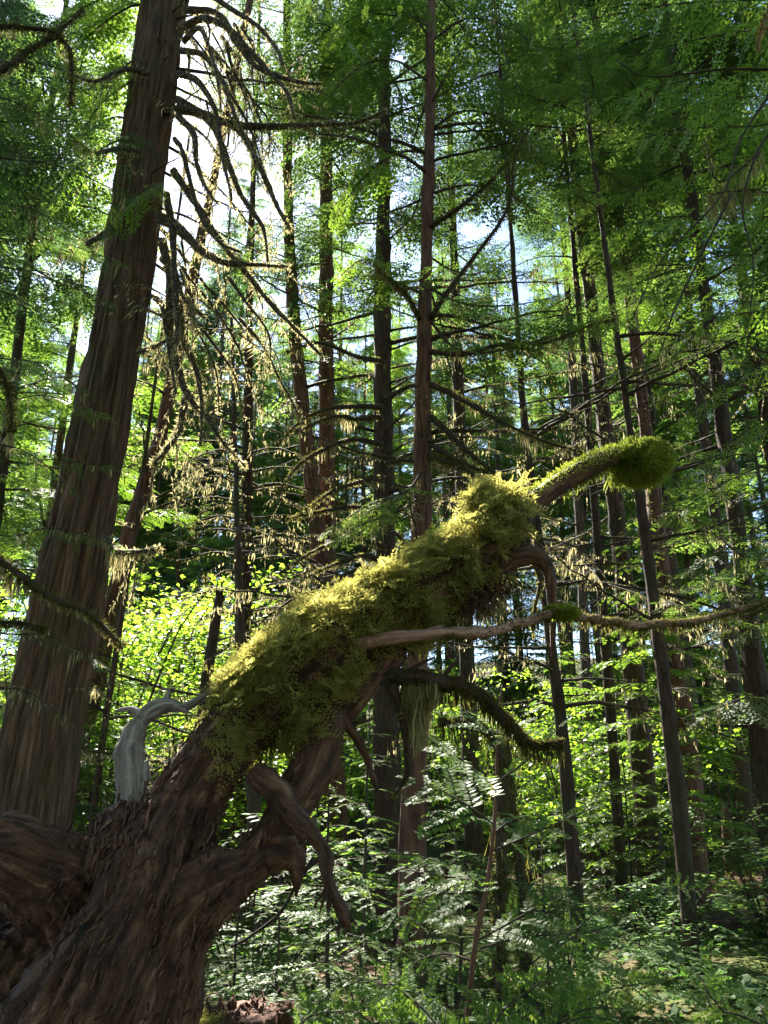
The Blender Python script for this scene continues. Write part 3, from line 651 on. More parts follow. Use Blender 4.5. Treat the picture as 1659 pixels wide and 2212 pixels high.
def trunk_tube(mb, P, R, n, mat, kind, seed):
    if kind == 'cedar':
        ph = np.random.default_rng(int(seed)).uniform(0, 6.28, 4)
        fl = lambda th, L: .045 * np.sin(7 * th + ph[0] + .25 * L + .4 * np.sin(L * .9)) + .03 * np.sin(13 * th + ph[1] - .1 * L) + .022 * np.abs(np.sin(23 * th + ph[2] + .3 * np.sin(L * .8)))
        tube(mb, P, R, n, mat, rough=.03, rf=(15, 1.6), flute=fl, ridge=.032 * float(R.max()) / .4, seed=seed)
    else:
        tube(mb, P, R, n, mat, rough=float(R.max()) * .10, rf=(22, 4), seed=seed)
TREES = {}
def tree(label, L, Y, bark='bark', crown='hemlock', z0=None, H=26, cs=1.0, limbs=14, lz=None, group=None, cat='tree', name='conifer_tree', broken=False, kind='', n=20, skip=None, ls=1.0, seed=None):
    """L: (x, y, width) of the trunk seen in the photograph from foot to top, Y metres ahead"""
    sd_ = int(L[0][0] * 7 + L[0][1]) if seed is None else seed
    rng = np.random.default_rng(sd_)
    P = []; R = []
    for x, y, wd in L:
        p, r = WR(x, y, Y, wd / 2); P.append(p); R.append(r)
    P = np.array(P); R = np.array(R)
    d = nrm(P[0] - P[1]); zg = float(ground_z(P[0][0], P[0][1]))
    if P[0][2] > zg - .1:
        k = (P[0][2] - zg + .15) / max(.3, -d[2]); foot = P[0] + d * k * np.array([.6, .6, 1]); P = np.vstack([foot, P]); R = np.append(R[0] * (1.10 if k > .4 else 1.03), R)
    if not broken:
        d = nrm(P[-1] - P[-2]); d = nrm(d + UP * .6); top = P[-1] + d * max(1.0, (H - P[-1][2]) / d[2])
        m1 = P[-1] + (top - P[-1]) * .45
        P = np.vstack([P, m1, top]); R = np.append(R, [R[-1] * .6, .02])
    base = P[0].copy(); root = empty(name, base)
    tag(root, label, cat, group)
    Pd, Rd = curve(P, .09 if kind == 'cedar' else .22, R); Rd[0:3] *= np.array([1.22, 1.12, 1.05])
    mb = MB(); trunk_tube(mb, Pd, Rd, n, 0, kind, sd_)
    if broken:
        # splintered top
        for a in range(14):
            an = rng.uniform(0, 6.28); b = Pd[-1] + np.array([math.cos(an), math.sin(an), 0]) * Rd[-1] * rng.uniform(.2, .85); h = rng.uniform(.05, .3)
            tube(mb, [b - UP * .1, b + UP * h * .5, b + UP * h], [.02, .014, .002], 5)
    mb.build('trunk', M[bark], root)
    zs = Pd[:, 2]
    def on(z): return np.array([np.interp(z, zs, Pd[:, k]) for k in range(3)]), float(np.interp(z, zs, Rd))
    if crown and not broken:
        z0 = z0 if z0 is not None else 7.0
        p0, _ = on(z0); ax = nrm(P[-1] - p0); hh = np.linalg.norm(P[-1] - p0)
        q = Vector((0, 0, 1)).rotation_difference(Vector(ax)); sc = hh / 20.0
        link_mesh('crown', CROWN[crown], root, Matrix.Translation(Vector(p0 - base)) @ q.to_matrix().to_4x4() @ Matrix.Rotation(rng.uniform(0, 6.28), 4, 'Z') @ Matrix.Diagonal((cs, cs, sc, 1)))
    lz = lz or (2.2, (z0 or 7.0) + 2)
    for i in range(limbs):
        z = rng.uniform(*lz); p, r = on(z); az = rng.uniform(0, 6.28)
        if skip and skip(p, az): continue
        s = ls * rng.uniform(.65, 1.1); me = DEAD[rng.integers(0, len(DEAD))]
        o = link_mesh('branch', me, root, Matrix.Translation(Vector(p - base + .7 * r * np.array([math.cos(az), math.sin(az), 0]))) @ Matrix.Rotation(az, 4, 'Z') @ Matrix.Rotation(rng.normal(0, .12), 4, 'Y') @ Matrix.Diagonal((s, s, s, 1)))
    TREES[label] = (root, on)
    return root, on

def leafy_branch(root, pts, T, mat, rng, sp=.06, tl=.5, r0=.014, ang=58, drop=.25, beard=0, fz=0, bl=.12, name='branch', jit=.25, mossmat='beard', start=.12, label=None, flat=UP):
    """a leafy limb through world points, its needles and its hanging moss as sub-parts"""
    P = curve(pts, .06); R = np.linspace(r0, max(.002, r0 * .16), len(P))
    mb = MB(); tube(mb, P, R, 6, 0, rough=r0 * .15, rf=(40, 9))
    L = np.linalg.norm(np.diff(P, axis=0), axis=1).sum()
    o = mb.build(name, M['twig'], root); tag(o, label)
    lf = MB(); v, q, tc = twigs_along(P, T[rng.integers(0, len(T))], rng, sp, tl, ang, start, drop, jit=jit, flat=flat)
    half = len(v)
    lf.add(v, q, None, 0, tc)
    if len(v): lf.build('needles', M[mat], o)
    if beard:
        ms = MB(); i = rng.choice(len(P), beard); w_ = .3 + np.clip(vnoise(P[i] * 4), 0, 1) * 1.7
        strands(ms, P[i] + rng.normal(0, .02, (beard, 3)) - UP * R[i][:, None], bl * w_, .006, 0, rng, .12)
        if fz: fuzz(ms, P, np.maximum(R, .006), fz, .03, .005, 0, rng, .3)
        tag(ms.build('hanging_moss', M[mossmat], o), kind='stuff')
    return o
def mossy_branch(root, L, Y, rng, r0=10, r1=2, fz=900, beard=300, bl=.12, wd=.006, Yend=None, label=None, mat='twig', fl=.045, fm='moss_dark', tw=0):
    """a bare limb through points of the photograph, wrapped in moss"""
    n = len(L); Ys = np.linspace(Y, Yend if Yend else Y, n); P = np.array([W(x, y, a) for (x, y), a in zip(L, Ys)])
    k = k_at(L[0][0], L[0][1], Y) / F; R = np.linspace(r0, r1, n) * k
    P, R = curve(P, .08, R); mb = MB(); tube(mb, P, R, 7, 0, rough=float(R.mean()) * .25, rf=(30, 9), seed=L[0][0])
    wisps = []
    for j in range(tw):
        i = rng.integers(len(P) // 5, len(P)); l = rng.uniform(.25, .8); a = rng.uniform(0, 6.28); u = np.linspace(0, 1, 8)[:, None]
        Q = P[i] + np.array([math.cos(a), math.sin(a) * .6, -.2]) * l * .5 * u - UP * l * u ** 1.6 + np.cumsum(rng.normal(0, .018, (8, 3)), 0); tube(mb, Q, np.linspace(.007, .002, 8), 5, 0, cap=False); wisps.append(Q)
    o = mb.build('branch', M[mat], root); tag(o, label)
    if wisps:
        ms = MB()
        for Q in wisps: Qd = curve(Q, .04); fuzz(ms, Qd, np.full(len(Qd), .006), 26, .03, .005, 0, rng, .5); i = rng.choice(len(Qd), 26); strands(ms, Qd[i], np.full(26, .10), .0045, 0, rng)
        tag(ms.build('twig_moss', M['beard'], o), kind='stuff')
    if fz:
        ms = MB(); fuzz(ms, P, np.maximum(R, .012), fz, fl, wd, 0, rng, .35); tag(ms.build('limb_moss', M[fm], o), kind='stuff')
    if beard:
        ms = MB()
        i = rng.choice(len(P), beard); w_ = .3 + np.clip(vnoise(P[i] * 3.3), 0, 1) * 1.6
        strands(ms, P[i] - UP * (R[i] * .6)[:, None] + rng.normal(0, .012, (beard, 3)), bl * w_, wd, 0, rng, .1)
        tag(ms.build('hanging_moss', M['beard'], o), kind='stuff')
    return o

# ------------------------------------------------------------------ the named trees of the photograph
def clear_of_sun(p, az):
    """limbs that would stand in the light falling on the mossy trunk"""
    e = p + np.array([math.cos(az), math.sin(az), 0]) * 1.2
    t = (e[1] - 2.7) / SUN[1]; q = np.array([.3, 2.7, 2.1]) + SUN * t
    return abs(e[0] - q[0]) < 1.4 and abs(e[2] - q[2]) < 1.8
rn = np.random.default_rng(21)
# big cedar on the left
cedar, on_c = tree('huge straight cedar with deeply furrowed bark on the left, the sun beside its trunk', [(72, 1700, 168), (112, 1470, 150), (143, 1300, 144), (201, 1000, 122), (256, 700, 106), (300, 400, 98), (335, 150, 98), (357, 0, 94)], 8.0, 'cedar_bark', 'cedar', 13.5, 34, .9, 0, kind='cedar', n=200, name='cedar_tree')
mb_specs = [
    ([(395, 60), (440, 40), (490, 60), (540, 110), (590, 165), (622, 205), (635, 255)], 9, 3, 1300, 300, .12),
    ([(400, 20), (470, 30), (510, 90), (550, 140), (600, 165), (650, 178), (692, 182)], 8, 3, 1200, 420, .14),
    ([(385, 235), (430, 244), (480, 262), (530, 272), (620, 273), (700, 268), (765, 266), (835, 240)], 11, 2, 1700, 380, .14),
    ([(385, 215), (440, 250), (470, 290), (492, 350), (520, 420), (556, 470), (572, 505), (578, 565)], 9, 2.5, 1300, 260, .12),
    ([(440, 250), (500, 270), (530, 300), (562, 362), (592, 430), (612, 470), (626, 495)], 8, 3, 1000, 240, .12),
    ([(345, 470), (375, 485), (405, 512), (440, 545), (482, 566), (540, 571), (622, 576)], 14, 3, 1500, 360, .15),
    ([(375, 370), (395, 398), (430, 450), (468, 510), (500, 550), (545, 605), (580, 650), (640, 712), (692, 765)], 9, 3, 1600, 420, .12),
    ([(350, 520), (368, 600), (368, 720), (388, 810), (415, 868), (446, 898), (480, 952), (530, 1008)], 11, 2, 2000, 420, .14),
    ([(385, 640), (398, 735), (424, 800), (436, 870), (433, 962)], 9, 2, 1200, 260, .12),
    ([(400, 860), (388, 925), (360, 970), (330, 1002)], 9, 3, 900, 420, .13),
    ([(385, 250), (418, 290), (424, 350), (442, 400), (470, 440)], 8, 2, 700, 160, .1),
    ([(385, 160), (420, 170), (452, 210), (470, 260), (478, 330), (495, 400), (500, 432)], 8, 2, 900, 220, .11),
    ([(390, 110), (440, 120), (480, 180), (500, 230), (530, 300), (552, 352)], 7, 2, 900, 220, .11),
    ([(395, 90), (430, 60), (450, 100), (470, 170), (478, 240)], 7, 2, 700, 180, .1),
    ([(360, 420), (372, 500), (378, 600), (382, 700), (378, 760)], 8, 3, 900, 260, .13),
    ([(350, 560), (378, 590), (395, 640), (412, 660), (420, 700)], 7, 2, 700, 160, .1),
    ([(378, 300), (395, 330), (430, 460), (470, 520), (520, 545)], 6, 2, 700, 160, .1),
    ([(390, 10), (430, -20), (500, 20), (560, 60), (600, 110), (610, 140)], 7, 3, 700, 200, .1),
    ([(330, 640), (350, 660), (360, 720), (372, 800), (380, 850)], 7, 2, 600, 200, .12),
    ([(300, 760), (330, 750), (360, 735), (395, 720)], 6, 2, 300, 100, .1),
    ([(225, 1160), (250, 1190), (290, 1192), (325, 1188), (345, 1182)], 8, 3, 500, 420, .22),
    ([(240, 498), (200, 520), (160, 540), (128, 548)], 8, 2, 600, 180, .14),
    ([(300, 330), (260, 320), (200, 330), (150, 300)], 7, 2, 500, 160, .12),
    ([(320, 160), (270, 150), (210, 175), (160, 165)], 7, 2, 500, 160, .12),
]
for L, a, b, fz, bd, bl in mb_specs:
    mossy_branch(cedar, L, 7.6, rn, a, b, int(fz * .6), int(bd * .8), bl, .005, Yend=7.0, tw=5, fl=.05, fm='beard')
for k in range(32):                                         # finer drooping twigs on the sunny side
    x0 = rn.uniform(385, 560); y0 = rn.uniform(20, 620); l = rn.uniform(60, 240); dx = rn.uniform(.05, .75)
    if x0 + dx * l > 415 and y0 + l > 400 and y0 < 560: y0 = rn.uniform(-60, 160) if k % 2 else rn.uniform(570, 700); l = min(l, 230)
    mossy_branch(cedar, [(x0, y0), (x0 + dx * l * .3, y0 + l * .25), (x0 + dx * l * .6 + rn.normal(0, 8), y0 + l * .6), (x0 + dx * l * .8 + rn.normal(0, 12), y0 + l)], rn.uniform(7.0, 8.6), rn, rn.uniform(2, 5), 1.2, int(l * .7), int(l * .4), .1, .005, tw=2, fm='beard')
for k in range(14):                                         # leafy sprays of the cedar
    x0 = rn.uniform(330, 400); y0 = rn.uniform(-80, 420); s = -1 if k > 3 else 1; y0 = y0 if s < 0 else rn.uniform(-200, 0); l = rn.uniform(150, 330)
    Yk = rn.uniform(7, 9.2)
    leafy_branch(cedar, [W(x0 - 40, y0, 8), W(x0 + s * l * .4, y0 - 10, Yk), W(x0 + s * l * .8, y0 + l * .25, Yk), W(x0 + s * l, y0 + l * .6, Yk)], T_CEDAR, 'cedar', rn, .085, .55, .02, 48, .55, 60, 0, .14)

for k in range(26):                                         # fans of fine dead twigs with lichen on the sunny side
    z = rn.uniform(6.2, 14.5); p, r = on_c(z); az = rn.uniform(-.9, .7); s = rn.uniform(.6, 1.0); q = p + r * .7 * np.array([math.cos(az), math.sin(az), 0]) - np.array(cedar.location)
    link_mesh('branch', DEAD[rn.integers(0, 7)], cedar, Matrix.Translation(Vector(q)) @ Matrix.Rotation(az, 4, 'Z') @ Matrix.Rotation(rn.uniform(.15, .9), 4, 'Y') @ Matrix.Rotation(rn.uniform(-.5, .5), 4, 'X') @ Matrix.Diagonal((s, s, s, 1)))
# slim conifers, foot first
hem, on_h = tree('slender dark conifer rising straight up the middle, behind the mossy trunk', [(888, 2050, 62), (892, 1825, 57), (905, 1300, 42), (912, 1000, 38), (917, 700, 30), (924, 450, 25), (930, 150, 20)], 8.0, 'bark_red', 'thin', 10.5, 24, .8, 26, (3.0, 11), skip=clear_of_sun, n=26)
tree('dark conifer with mossy drooping limbs, just left of the slender middle one', [(836, 1800, 60), (832, 1250, 46), (826, 700, 36), (830, 350, 26)], 11.0, 'bark_dark', 'hemlock', 9.5, 27, .9, 34, (3.0, 10), skip=clear_of_sun, ls=1.15)
tree('right conifer of the close pair left of centre', [(716, 1700, 50), (707, 1280, 40), (705, 900, 33), (705, 300, 25)], 13.0, 'bark_red', 'hemlock', 10.5, 30, .8, 14, (3, 11))
tree('left conifer of the close pair left of centre, leaning', [(722, 1650, 46), (695, 1240, 39), (660, 930, 31), (632, 650, 25), (620, 300, 18)], 12.6, 'bark_red', 'thin', 23, 34, .6, 12, (3, 11))
tree('thin black conifer pole with level twigs, behind the moss left of the pair', [(523, 1800, 32), (527, 1450, 28), (535, 950, 20), (540, 600, 15)], 13.0, 'bark_dark', None, 8.5, 22, .75, 30, (2.5, 9), ls=.9)
tree('broken slim snag leaning right with its top snapped off', [(425, 1700, 27), (445, 1480, 24), (475, 1288, 21)], 11.0, 'bark_dark', None, broken=True, limbs=5, lz=(1.5, 4))
tree('reddish leaning conifer behind the huge cedar', [(160, 1640, 46), (205, 1480, 42), (268, 1200, 34), (325, 1000, 30), (370, 830, 26)], 12.0, 'bark_red', 'thin', 18, 30, .8, 8, (2.5, 9))
tree('thin pole between the huge cedar and the silver stub', [(198, 1790, 16), (222, 1600, 15), (252, 1400, 13), (290, 1150, 11)], 10.0, 'bark', None, 6, 12, limbs=8, lz=(1.5, 5), n=10, ls=.6)
tree('slim dark conifer, its trunk passing behind the tip of the thick bent branch', [(1250, 2005, 34), (1216, 1600, 28), (1183, 1330, 22), (1132, 900, 15), (1118, 700, 12)], 9.0, 'bark_dark', 'thin', 8.5, 20, .7, 14, (2.5, 8), n=14)
tree('slim conifer just left of the stout furrowed one at right', [(1347, 1960, 26), (1316, 1500, 22), (1278, 1000, 17), (1262, 800, 14)], 11.0, 'bark_dark', 'hemlock', 9, 24, .75, 16, (2.5, 8), n=14)
tree('stout conifer with furrowed bark and leaning sapling at its foot, right of centre', [(1412, 1950, 60), (1382, 1600, 46), (1342, 1200, 37), (1310, 950, 31), (1275, 650, 26)], 11.5, 'bark', 'fir', 10.5, 30, .9, 10, (3, 9), n=26)
tree('bare straight conifer in front of a darker thicker one at right', [(1500, 2110, 36), (1462, 1700, 35), (1418, 1350, 27), (1386, 1100, 21), (1350, 850, 15)], 8.0, 'bark_dark', 'thin', 8.5, 18, .7, 12, (2.2, 7), n=18)
tree('thick dark conifer behind the bare straight one at right', [(1512, 1990, 54), (1482, 1600, 48), (1442, 1350, 41), (1415, 1100, 33), (1385, 850, 26)], 11.0, 'bark_red', 'hemlock', 9.5, 29, .9, 14, (3, 8), n=22)
tree('dark leaning conifer at the far right edge', [(1665, 1750, 62), (1640, 1540, 50), (1608, 1280, 40), (1580, 1050, 32)], 9.0, 'bark_dark', 'hemlock', 7.0, 22, .85, 14, (2.2, 7), n=20)
tree('short broken reddish stump standing far back at right', [(1586, 1945, 28), (1570, 1772, 25)], 14.0, 'rotwood', None, broken=True, limbs=0, name='tree_stump', cat='stump')
tree('pale far conifer seen between the two slim dark ones at right', [(1276, 1690, 24), (1246, 1000, 18), (1230, 700, 15)], 18.0, 'bark', 'fir', 11, 32, 1.0, 10, (3, 10), n=14)
tree('short black trunk seen through leaves right of the middle conifer', [(1024, 1830, 40), (1016, 1650, 36), (1004, 1300, 30), (995, 1000, 26)], 13.0, 'bark_dark', 'fir', 9, 27, .8, 12, (3, 9))
tree('dim trunk visible through the hollow of the dead tree', [(566, 2010, 34), (545, 1700, 28), (520, 1400, 22)], 9.4, 'bark', None, 6, 8, limbs=5, lz=(2, 4), n=14)
tree('weathered conifer at the right, between the stout one and the edge', [(1605, 1700, 34), (1570, 1350, 28), (1530, 1000, 22)], 15.0, 'bark_dark', 'cedar', 9, 27, .9, 12, (3, 9), n=14)

tree('leafy conifer left of the huge cedar, nearest the left edge', [(-90, 1700, 34), (-35, 1300, 28), (20, 900, 22), (70, 500, 18)], 10.5, 'bark_dark', 'hemlock', 5.5, 24, 1.0, 14, (2.5, 7))
tree('dim conifer far behind the left edge of the huge cedar', [(40, 1650, 22), (85, 1300, 19), (150, 800, 15)], 14.5, 'bark', 'cedar', 4.5, 14.5, 1.05, 10, (2.5, 7))
# trees that stand outside the frame and reach into it
def side_tree(label, x, y, H, bark, name):
    b = np.array([x, y, float(ground_z(x, y)) - .1]); root = empty(name, b); tag(root, label, 'tree')
    mb = MB(); P, R = curve([b, b + np.array([.05, 0, 5]), b + np.array([0, .1, H])], .3, [.3, .24, .05]); trunk_tube(mb, P, R, 40, 0, 'cedar', int(abs(x * 31 + y)))
    mb.build('trunk', M[bark], root)
    return root, b
lt, lb = side_tree('dark hemlock just out of view at left, its boughs crossing the huge cedar', -4.6, 5.2, 22, 'bark', 'hemlock_tree')
for (x1, y1, x2, y2, Ye, tl) in [(-40, 120, 230, 190, 6.0, .6), (-40, 250, 300, 300, 6.2, .6), (-40, 330, 270, 420, 5.8, .65), (-40, 200, 200, 330, 5.4, .6), (-40, 430, 180, 520, 5.6, .55), (-40, 560, 240, 660, 6.2, .55), (-40, 620, 150, 740, 5.4, .5), (-40, 330, 310, 370, 6.6, .5),
                             (-40, 760, 190, 850, 6.2, .5), (-40, 850, 230, 900, 6.6, .5), (-40, 950, 160, 1060, 5.8, .45), (-60, 1020, 240, 1010, 6.6, .42), (-40, 1150, 260, 1180, 6.4, .4), (-40, 1360, 230, 1440, 6.2, .35), (-40, 500, 260, 570, 6.4, .5), (-60, 60, 180, 90, 6.0, .6), (-60, 1480, 150, 1560, 6.0, .3)]:
    p2 = W(x2, y2, Ye); p1 = W(x1, y1, Ye - .3); p0 = np.array([lb[0], lb[1], p1[2] + .3])
    leafy_branch(lt, [p0, p1, (p1 + p2) / 2 + UP * .10, p2], T_NEAR, 'hemlock' if rn.random() < .35 else 'fir', rn, .06, tl, .016, 56, .3, 90, 60, .16, start=.3)
for L, r, bd in [([(-260, 1120), (-40, 1190), (40, 1240), (110, 1290), (190, 1325), (262, 1392)], 11, 900), ([(-260, 250), (0, 152), (60, 110), (105, 85), (180, 22)], 10, 500), ([(-200, 60), (60, 60), (140, 90), (155, 150), (152, 225)], 6, 260), ([(-260, 1330), (-40, 1345), (40, 1345), (95, 1360)], 6, 300), ([(-200, 700), (-20, 780), (20, 860), (25, 930)], 8, 500)]:
    mossy_branch(lt, L, 5.4, rn, r, 3, 1300, bd, .17, .006, Yend=5.6)
rt_, rb_ = side_tree('tall cedar just out of view at right, fan sprays hanging in the corner', 4.4, 4.2, 22, 'cedar_bark', 'cedar_tree')
for (x1, y1, x2, y2, Ye, tl) in [(1720, 60, 1330, 130, 4.2, .40), (1720, 150, 1370, 200, 4.6, .42), (1720, 250, 1250, 330, 5.2, .5), (1720, 330, 1300, 430, 5.4, .5), (1720, 420, 1590, 560, 3.4, .26), (1720, 520, 1350, 620, 5.6, .5), (1720, 640, 1420, 760, 5.6, .5), (1720, 760, 1480, 900, 5.4, .45), (1720, -20, 1180, 60, 5.0, .5),
                             (1720, 880, 1440, 1060, 5.4, .4), (1720, 980, 1430, 1130, 5.6, .4), (1720, 1150, 1560, 1240, 5.4, .4), (1720, 180, 1130, 240, 6.0, .55), (1720, 440, 1180, 520, 6.4, .55), (1720, 1320, 1540, 1420, 5.8, .4), (1720, 90, 1560, 60, 4.4, .35), (1720, 620, 1250, 700, 6.6, .55)]:
    p2 = W(x2, y2, Ye); p1 = W(x1, y1, Ye - .2); p0 = np.array([rb_[0], rb_[1], p1[2] + .2])
    leafy_branch(rt_, [p0, p1, (p1 + p2) / 2 + UP * .06, p2], T_CEDAR, 'cedar', rn, .10, tl, .011, 46, .6, 30, 0, .12, start=.25)
p1 = W(1700, -20, 3.0); leafy_branch(rt_, [p1 + np.array([.3, .3, .1]), p1, W(1655, 30, 3.0), W(1636, 105, 3.0)], T_CEDAR, 'rust', rn, .03, .16, .006, 40, .5, name='dead_spray')
for L in ([(1700, 250), (1640, 320), (1604, 440), (1618, 520), (1628, 580), (1612, 760)], [(1680, 180), (1600, 300), (1560, 420), (1430, 560), (1365, 690)], [(1690, 150), (1560, 150), (1480, 160), (1390, 165), (1330, 130)], [(1580, 420), (1500, 580), (1450, 690), (1420, 780)]):
    mossy_branch(rt_, L, 3.6, rn, 3.2, .8, 0, 0)
for L, bd in (([(1640, 330), (1555, 395), (1530, 330), (1522, 300)], 120), ([(1640, 410), (1560, 415), (1540, 420), (1528, 418)], 220)):
    mossy_branch(rt_, L, 4.2, rn, 2.5, 1, 100, bd, .16, .004)
# top centre: bright sprays hanging from above
ct, cb_ = side_tree('cedar behind the viewer, its bright sprays hanging in at the top middle', 1.2, -2.2, 16, 'cedar_bark', 'cedar_tree')
for (x1, y1, x2, y2, Ye, tl) in [(1000, -160, 1110, 60, 3.6, .24), (1040, -140, 1010, 80, 3.8, .24), (1090, -150, 1150, 90, 3.8, .26), (900, -160, 860, 40, 4.2, .3), (820, -160, 790, 30, 4.4, .3), (1180, -160, 1230, 60, 4.2, .28)]:
    p2 = W(x2, y2, Ye); p1 = W(x1, y1, Ye); p0 = np.array([cb_[0], cb_[1] + .1, p1[2] + 1.2])
    leafy_branch(ct, [p0, (p0 + p1) / 2 + UP * .5, p1, (p1 + p2) / 2, p2], T_CEDAR, 'cedar', rn, .045, tl, .009, 46, .35, 10, 0, .12, start=.78)
mossy_branch(ct, [(1060, -120), (1062, -20), (1064, 30), (1066, 62)], 3.8, rn, 2, 1, 60, 160, .10, .003)
mossy_branch(ct, [(1072, -120), (1080, 60), (1100, 140), (1130, 210)], 3.8, rn, 2, .8, 0, 0)

# leafy boughs on the named trees
for (r, pts, Y0, Y1, mat, tl, bd) in [
    (hem, [(915, 1010), (880, 1060), (800, 1090), (700, 1150)], 8, 6.6, 'sapling', .55, 160), (hem, [(905, 1075), (870, 1100), (790, 1130), (715, 1165)], 8, 6.8, 'sapling', .5, 120), (hem, [(920, 600), (860, 610), (790, 560), (730, 600)], 8, 7.2, 'cedar', .6, 200),
    (hem, [(925, 640), (880, 620), (840, 600), (800, 540)], 8, 7.4, 'hemlock', .6, 300), (hem, [(930, 280), (1000, 240), (1090, 260), (1180, 330)], 8, 7.4, 'hemlock', .8, 100), (hem, [(930, 180), (850, 130), (770, 150), (690, 230)], 8, 7.6, 'hemlock', .8, 100),
    (hem, [(925, 330), (860, 330), (790, 380), (720, 470)], 8, 7.6, 'cedar', .8, 100), (hem, [(930, 90), (1010, 40), (1100, 60), (1180, 120)], 8, 7.4, 'hemlock', .8, 80), (hem, [(930, 60), (850, 20), (760, 40), (700, 100)], 8, 7.6, 'cedar', .8, 80),
    (hem, [(925, 420), (1010, 400), (1100, 420), (1190, 480)], 8, 7.6, 'hemlock', .8, 100), (hem, [(925, 690), (1000, 760), (1130, 745), (1290, 690), (1400, 640)], 8, 7.0, 'hemlock', .7, 160), (hem, [(922, 620), (1000, 655), (1100, 660), (1210, 640)], 8, 7.2, 'hemlock', .6, 120)]:
    n = len(pts); leafy_branch(r, [W(x, y, Y0 + (Y1 - Y0) * i / (n - 1)) for i, (x, y) in enumerate(pts)], T_NEAR, mat, rn, .07, tl, .02, 56, .3, bd, 60, .16, start=.25)
for L, bd in [([(932, 830), (1010, 870), (1090, 915), (1180, 955), (1262, 978)], 120), ([(932, 900), (985, 950), (1040, 1000), (1110, 1045), (1150, 1062)], 160), ([(930, 960), (1000, 1000), (1070, 1030), (1140, 1060)], 260), ([(925, 985), (1000, 1010), (1060, 1050)], 200), ([(905, 690), (880, 640), (850, 615), (815, 585)], 400),
              ([(930, 690), (960, 640), (1020, 560), (1080, 480), (1105, 420), (1110, 350), (1140, 280)], 160), ([(930, 760), (1000, 765), (1080, 745), (1180, 740), (1280, 700), (1330, 690)], 200), ([(930, 490), (990, 450), (1050, 400), (1100, 350)], 60)]:
    mossy_branch(hem, L, 7.95, rn, 6, 1.6, 700, bd, .18, .006, Yend=7.2)
dk = TREES['dark conifer with mossy drooping limbs, just left of the slender middle one'][0]
for L in ([(826, 880), (760, 878), (700, 885), (650, 910), (600, 960)], [(826, 900), (770, 905), (720, 900), (640, 930)], [(826, 960), (760, 950), (690, 975), (640, 1010), (600, 1070)], [(828, 1030), (780, 1040), (720, 1060), (660, 1100)], [(830, 1120), (770, 1095), (690, 1105), (620, 1120)], [(832, 1180), (770, 1165), (700, 1180), (620, 1225)],
          [(835, 1215), (780, 1200), (720, 1220), (650, 1250)], [(835, 1250), (770, 1245), (700, 1270), (640, 1320)], [(835, 860), (900, 830), (960, 840), (1040, 880)], [(830, 780), (770, 770), (690, 740), (620, 760)], [(836, 1000), (900, 990), (960, 1010)]):
    mossy_branch(dk, L, 10.8, rn, 6, 1.5, 700, 160, .16, .008, Yend=9.6)
gp = TREES['thin black conifer pole with level twigs, behind the moss left of the pair'][0]
for k in range(26):
    y = rn.uniform(960, 1500); s = rn.choice([-1, 1]); l = rn.uniform(90, 230); x0 = 530 + (1200 - y) * .012
    mossy_branch(gp, [(x0, y), (x0 + s * l * .4, y - 12), (x0 + s * l * .8, y + 6), (x0 + s * l, y + rn.uniform(-5, 50))], 12.9, rn, 2.4, .7, 90, 40, .12, .008, Yend=12)
fr = TREES['dark leaning conifer at the far right edge'][0]
for (x1, y1, x2, y2) in [(1620, 1380, 1420, 1300), (1600, 1200, 1440, 1090), (1590, 1100, 1470, 960), (1640, 1500, 1500, 1560), (1600, 1250, 1700, 1180), (1610, 1300, 1480, 1230)]:
    leafy_branch(fr, [W(x1, y1, 9), W((x1 + x2) / 2, (y1 + y2) / 2 - 10, 8.2), W(x2, y2, 7.6)], T_NEAR, 'hemlock', rn, .08, .6, .016, 56, .3, 120, 50, .16)

# dim sprays high on the close pair, between the lichen hung limbs and the sky
pr = TREES['right conifer of the close pair left of centre'][0]; pl = TREES['left conifer of the close pair left of centre, leaning'][0]
for r, x0, y0, x1, y1 in [(pl, 618, 230, 540, 150), (pl, 618, 120, 520, 60), (pl, 620, 60, 690, 20), (pl, 618, 180, 480, 200), (pl, 620, 10, 560, -40), (pl, 618, 90, 440, 120), (pr, 705, 80, 640, 40), (pr, 705, 160, 620, 190), (pr, 705, 240, 640, 280), (pr, 705, 330, 650, 370), (pr, 705, 420, 770, 400), (pr, 705, 200, 780, 190),
                          (pr, 705, 520, 650, 560), (pr, 706, 620, 640, 650), (pl, 640, 660, 560, 690), (pl, 634, 600, 580, 560), (pl, 650, 780, 580, 800), (pl, 660, 850, 590, 900), (pr, 706, 760, 770, 790), (pl, 625, 520, 690, 500), (pl, 620, 30, 470, 10), (pr, 705, 20, 610, -20),
                          (pl, 622, 330, 590, 300), (pr, 705, 280, 600, 240), (pr, 705, 380, 620, 420), (pr, 705, 460, 610, 500), (pr, 705, 570, 600, 600), (pr, 705, 680, 610, 720), (pl, 630, 560, 520, 540), (pl, 632, 610, 500, 600), (pl, 640, 700, 500, 690), (pl, 628, 500, 560, 490), (pr, 705, 100, 590, 90), (pr, 705, 350, 790, 330), (pr, 705, 480, 780, 470)]:
    leafy_branch(r, [W(x0, y0, 12.7), W((x0 + x1) / 2, (y0 + y1) / 2 - 8, 12.4), W(x1, y1, 12.0)], T_MID, 'fir' if rn.random() < .5 else 'hemlock', rn, .075, .75, .018, 58, .3, 60, 0, .16, start=.15)

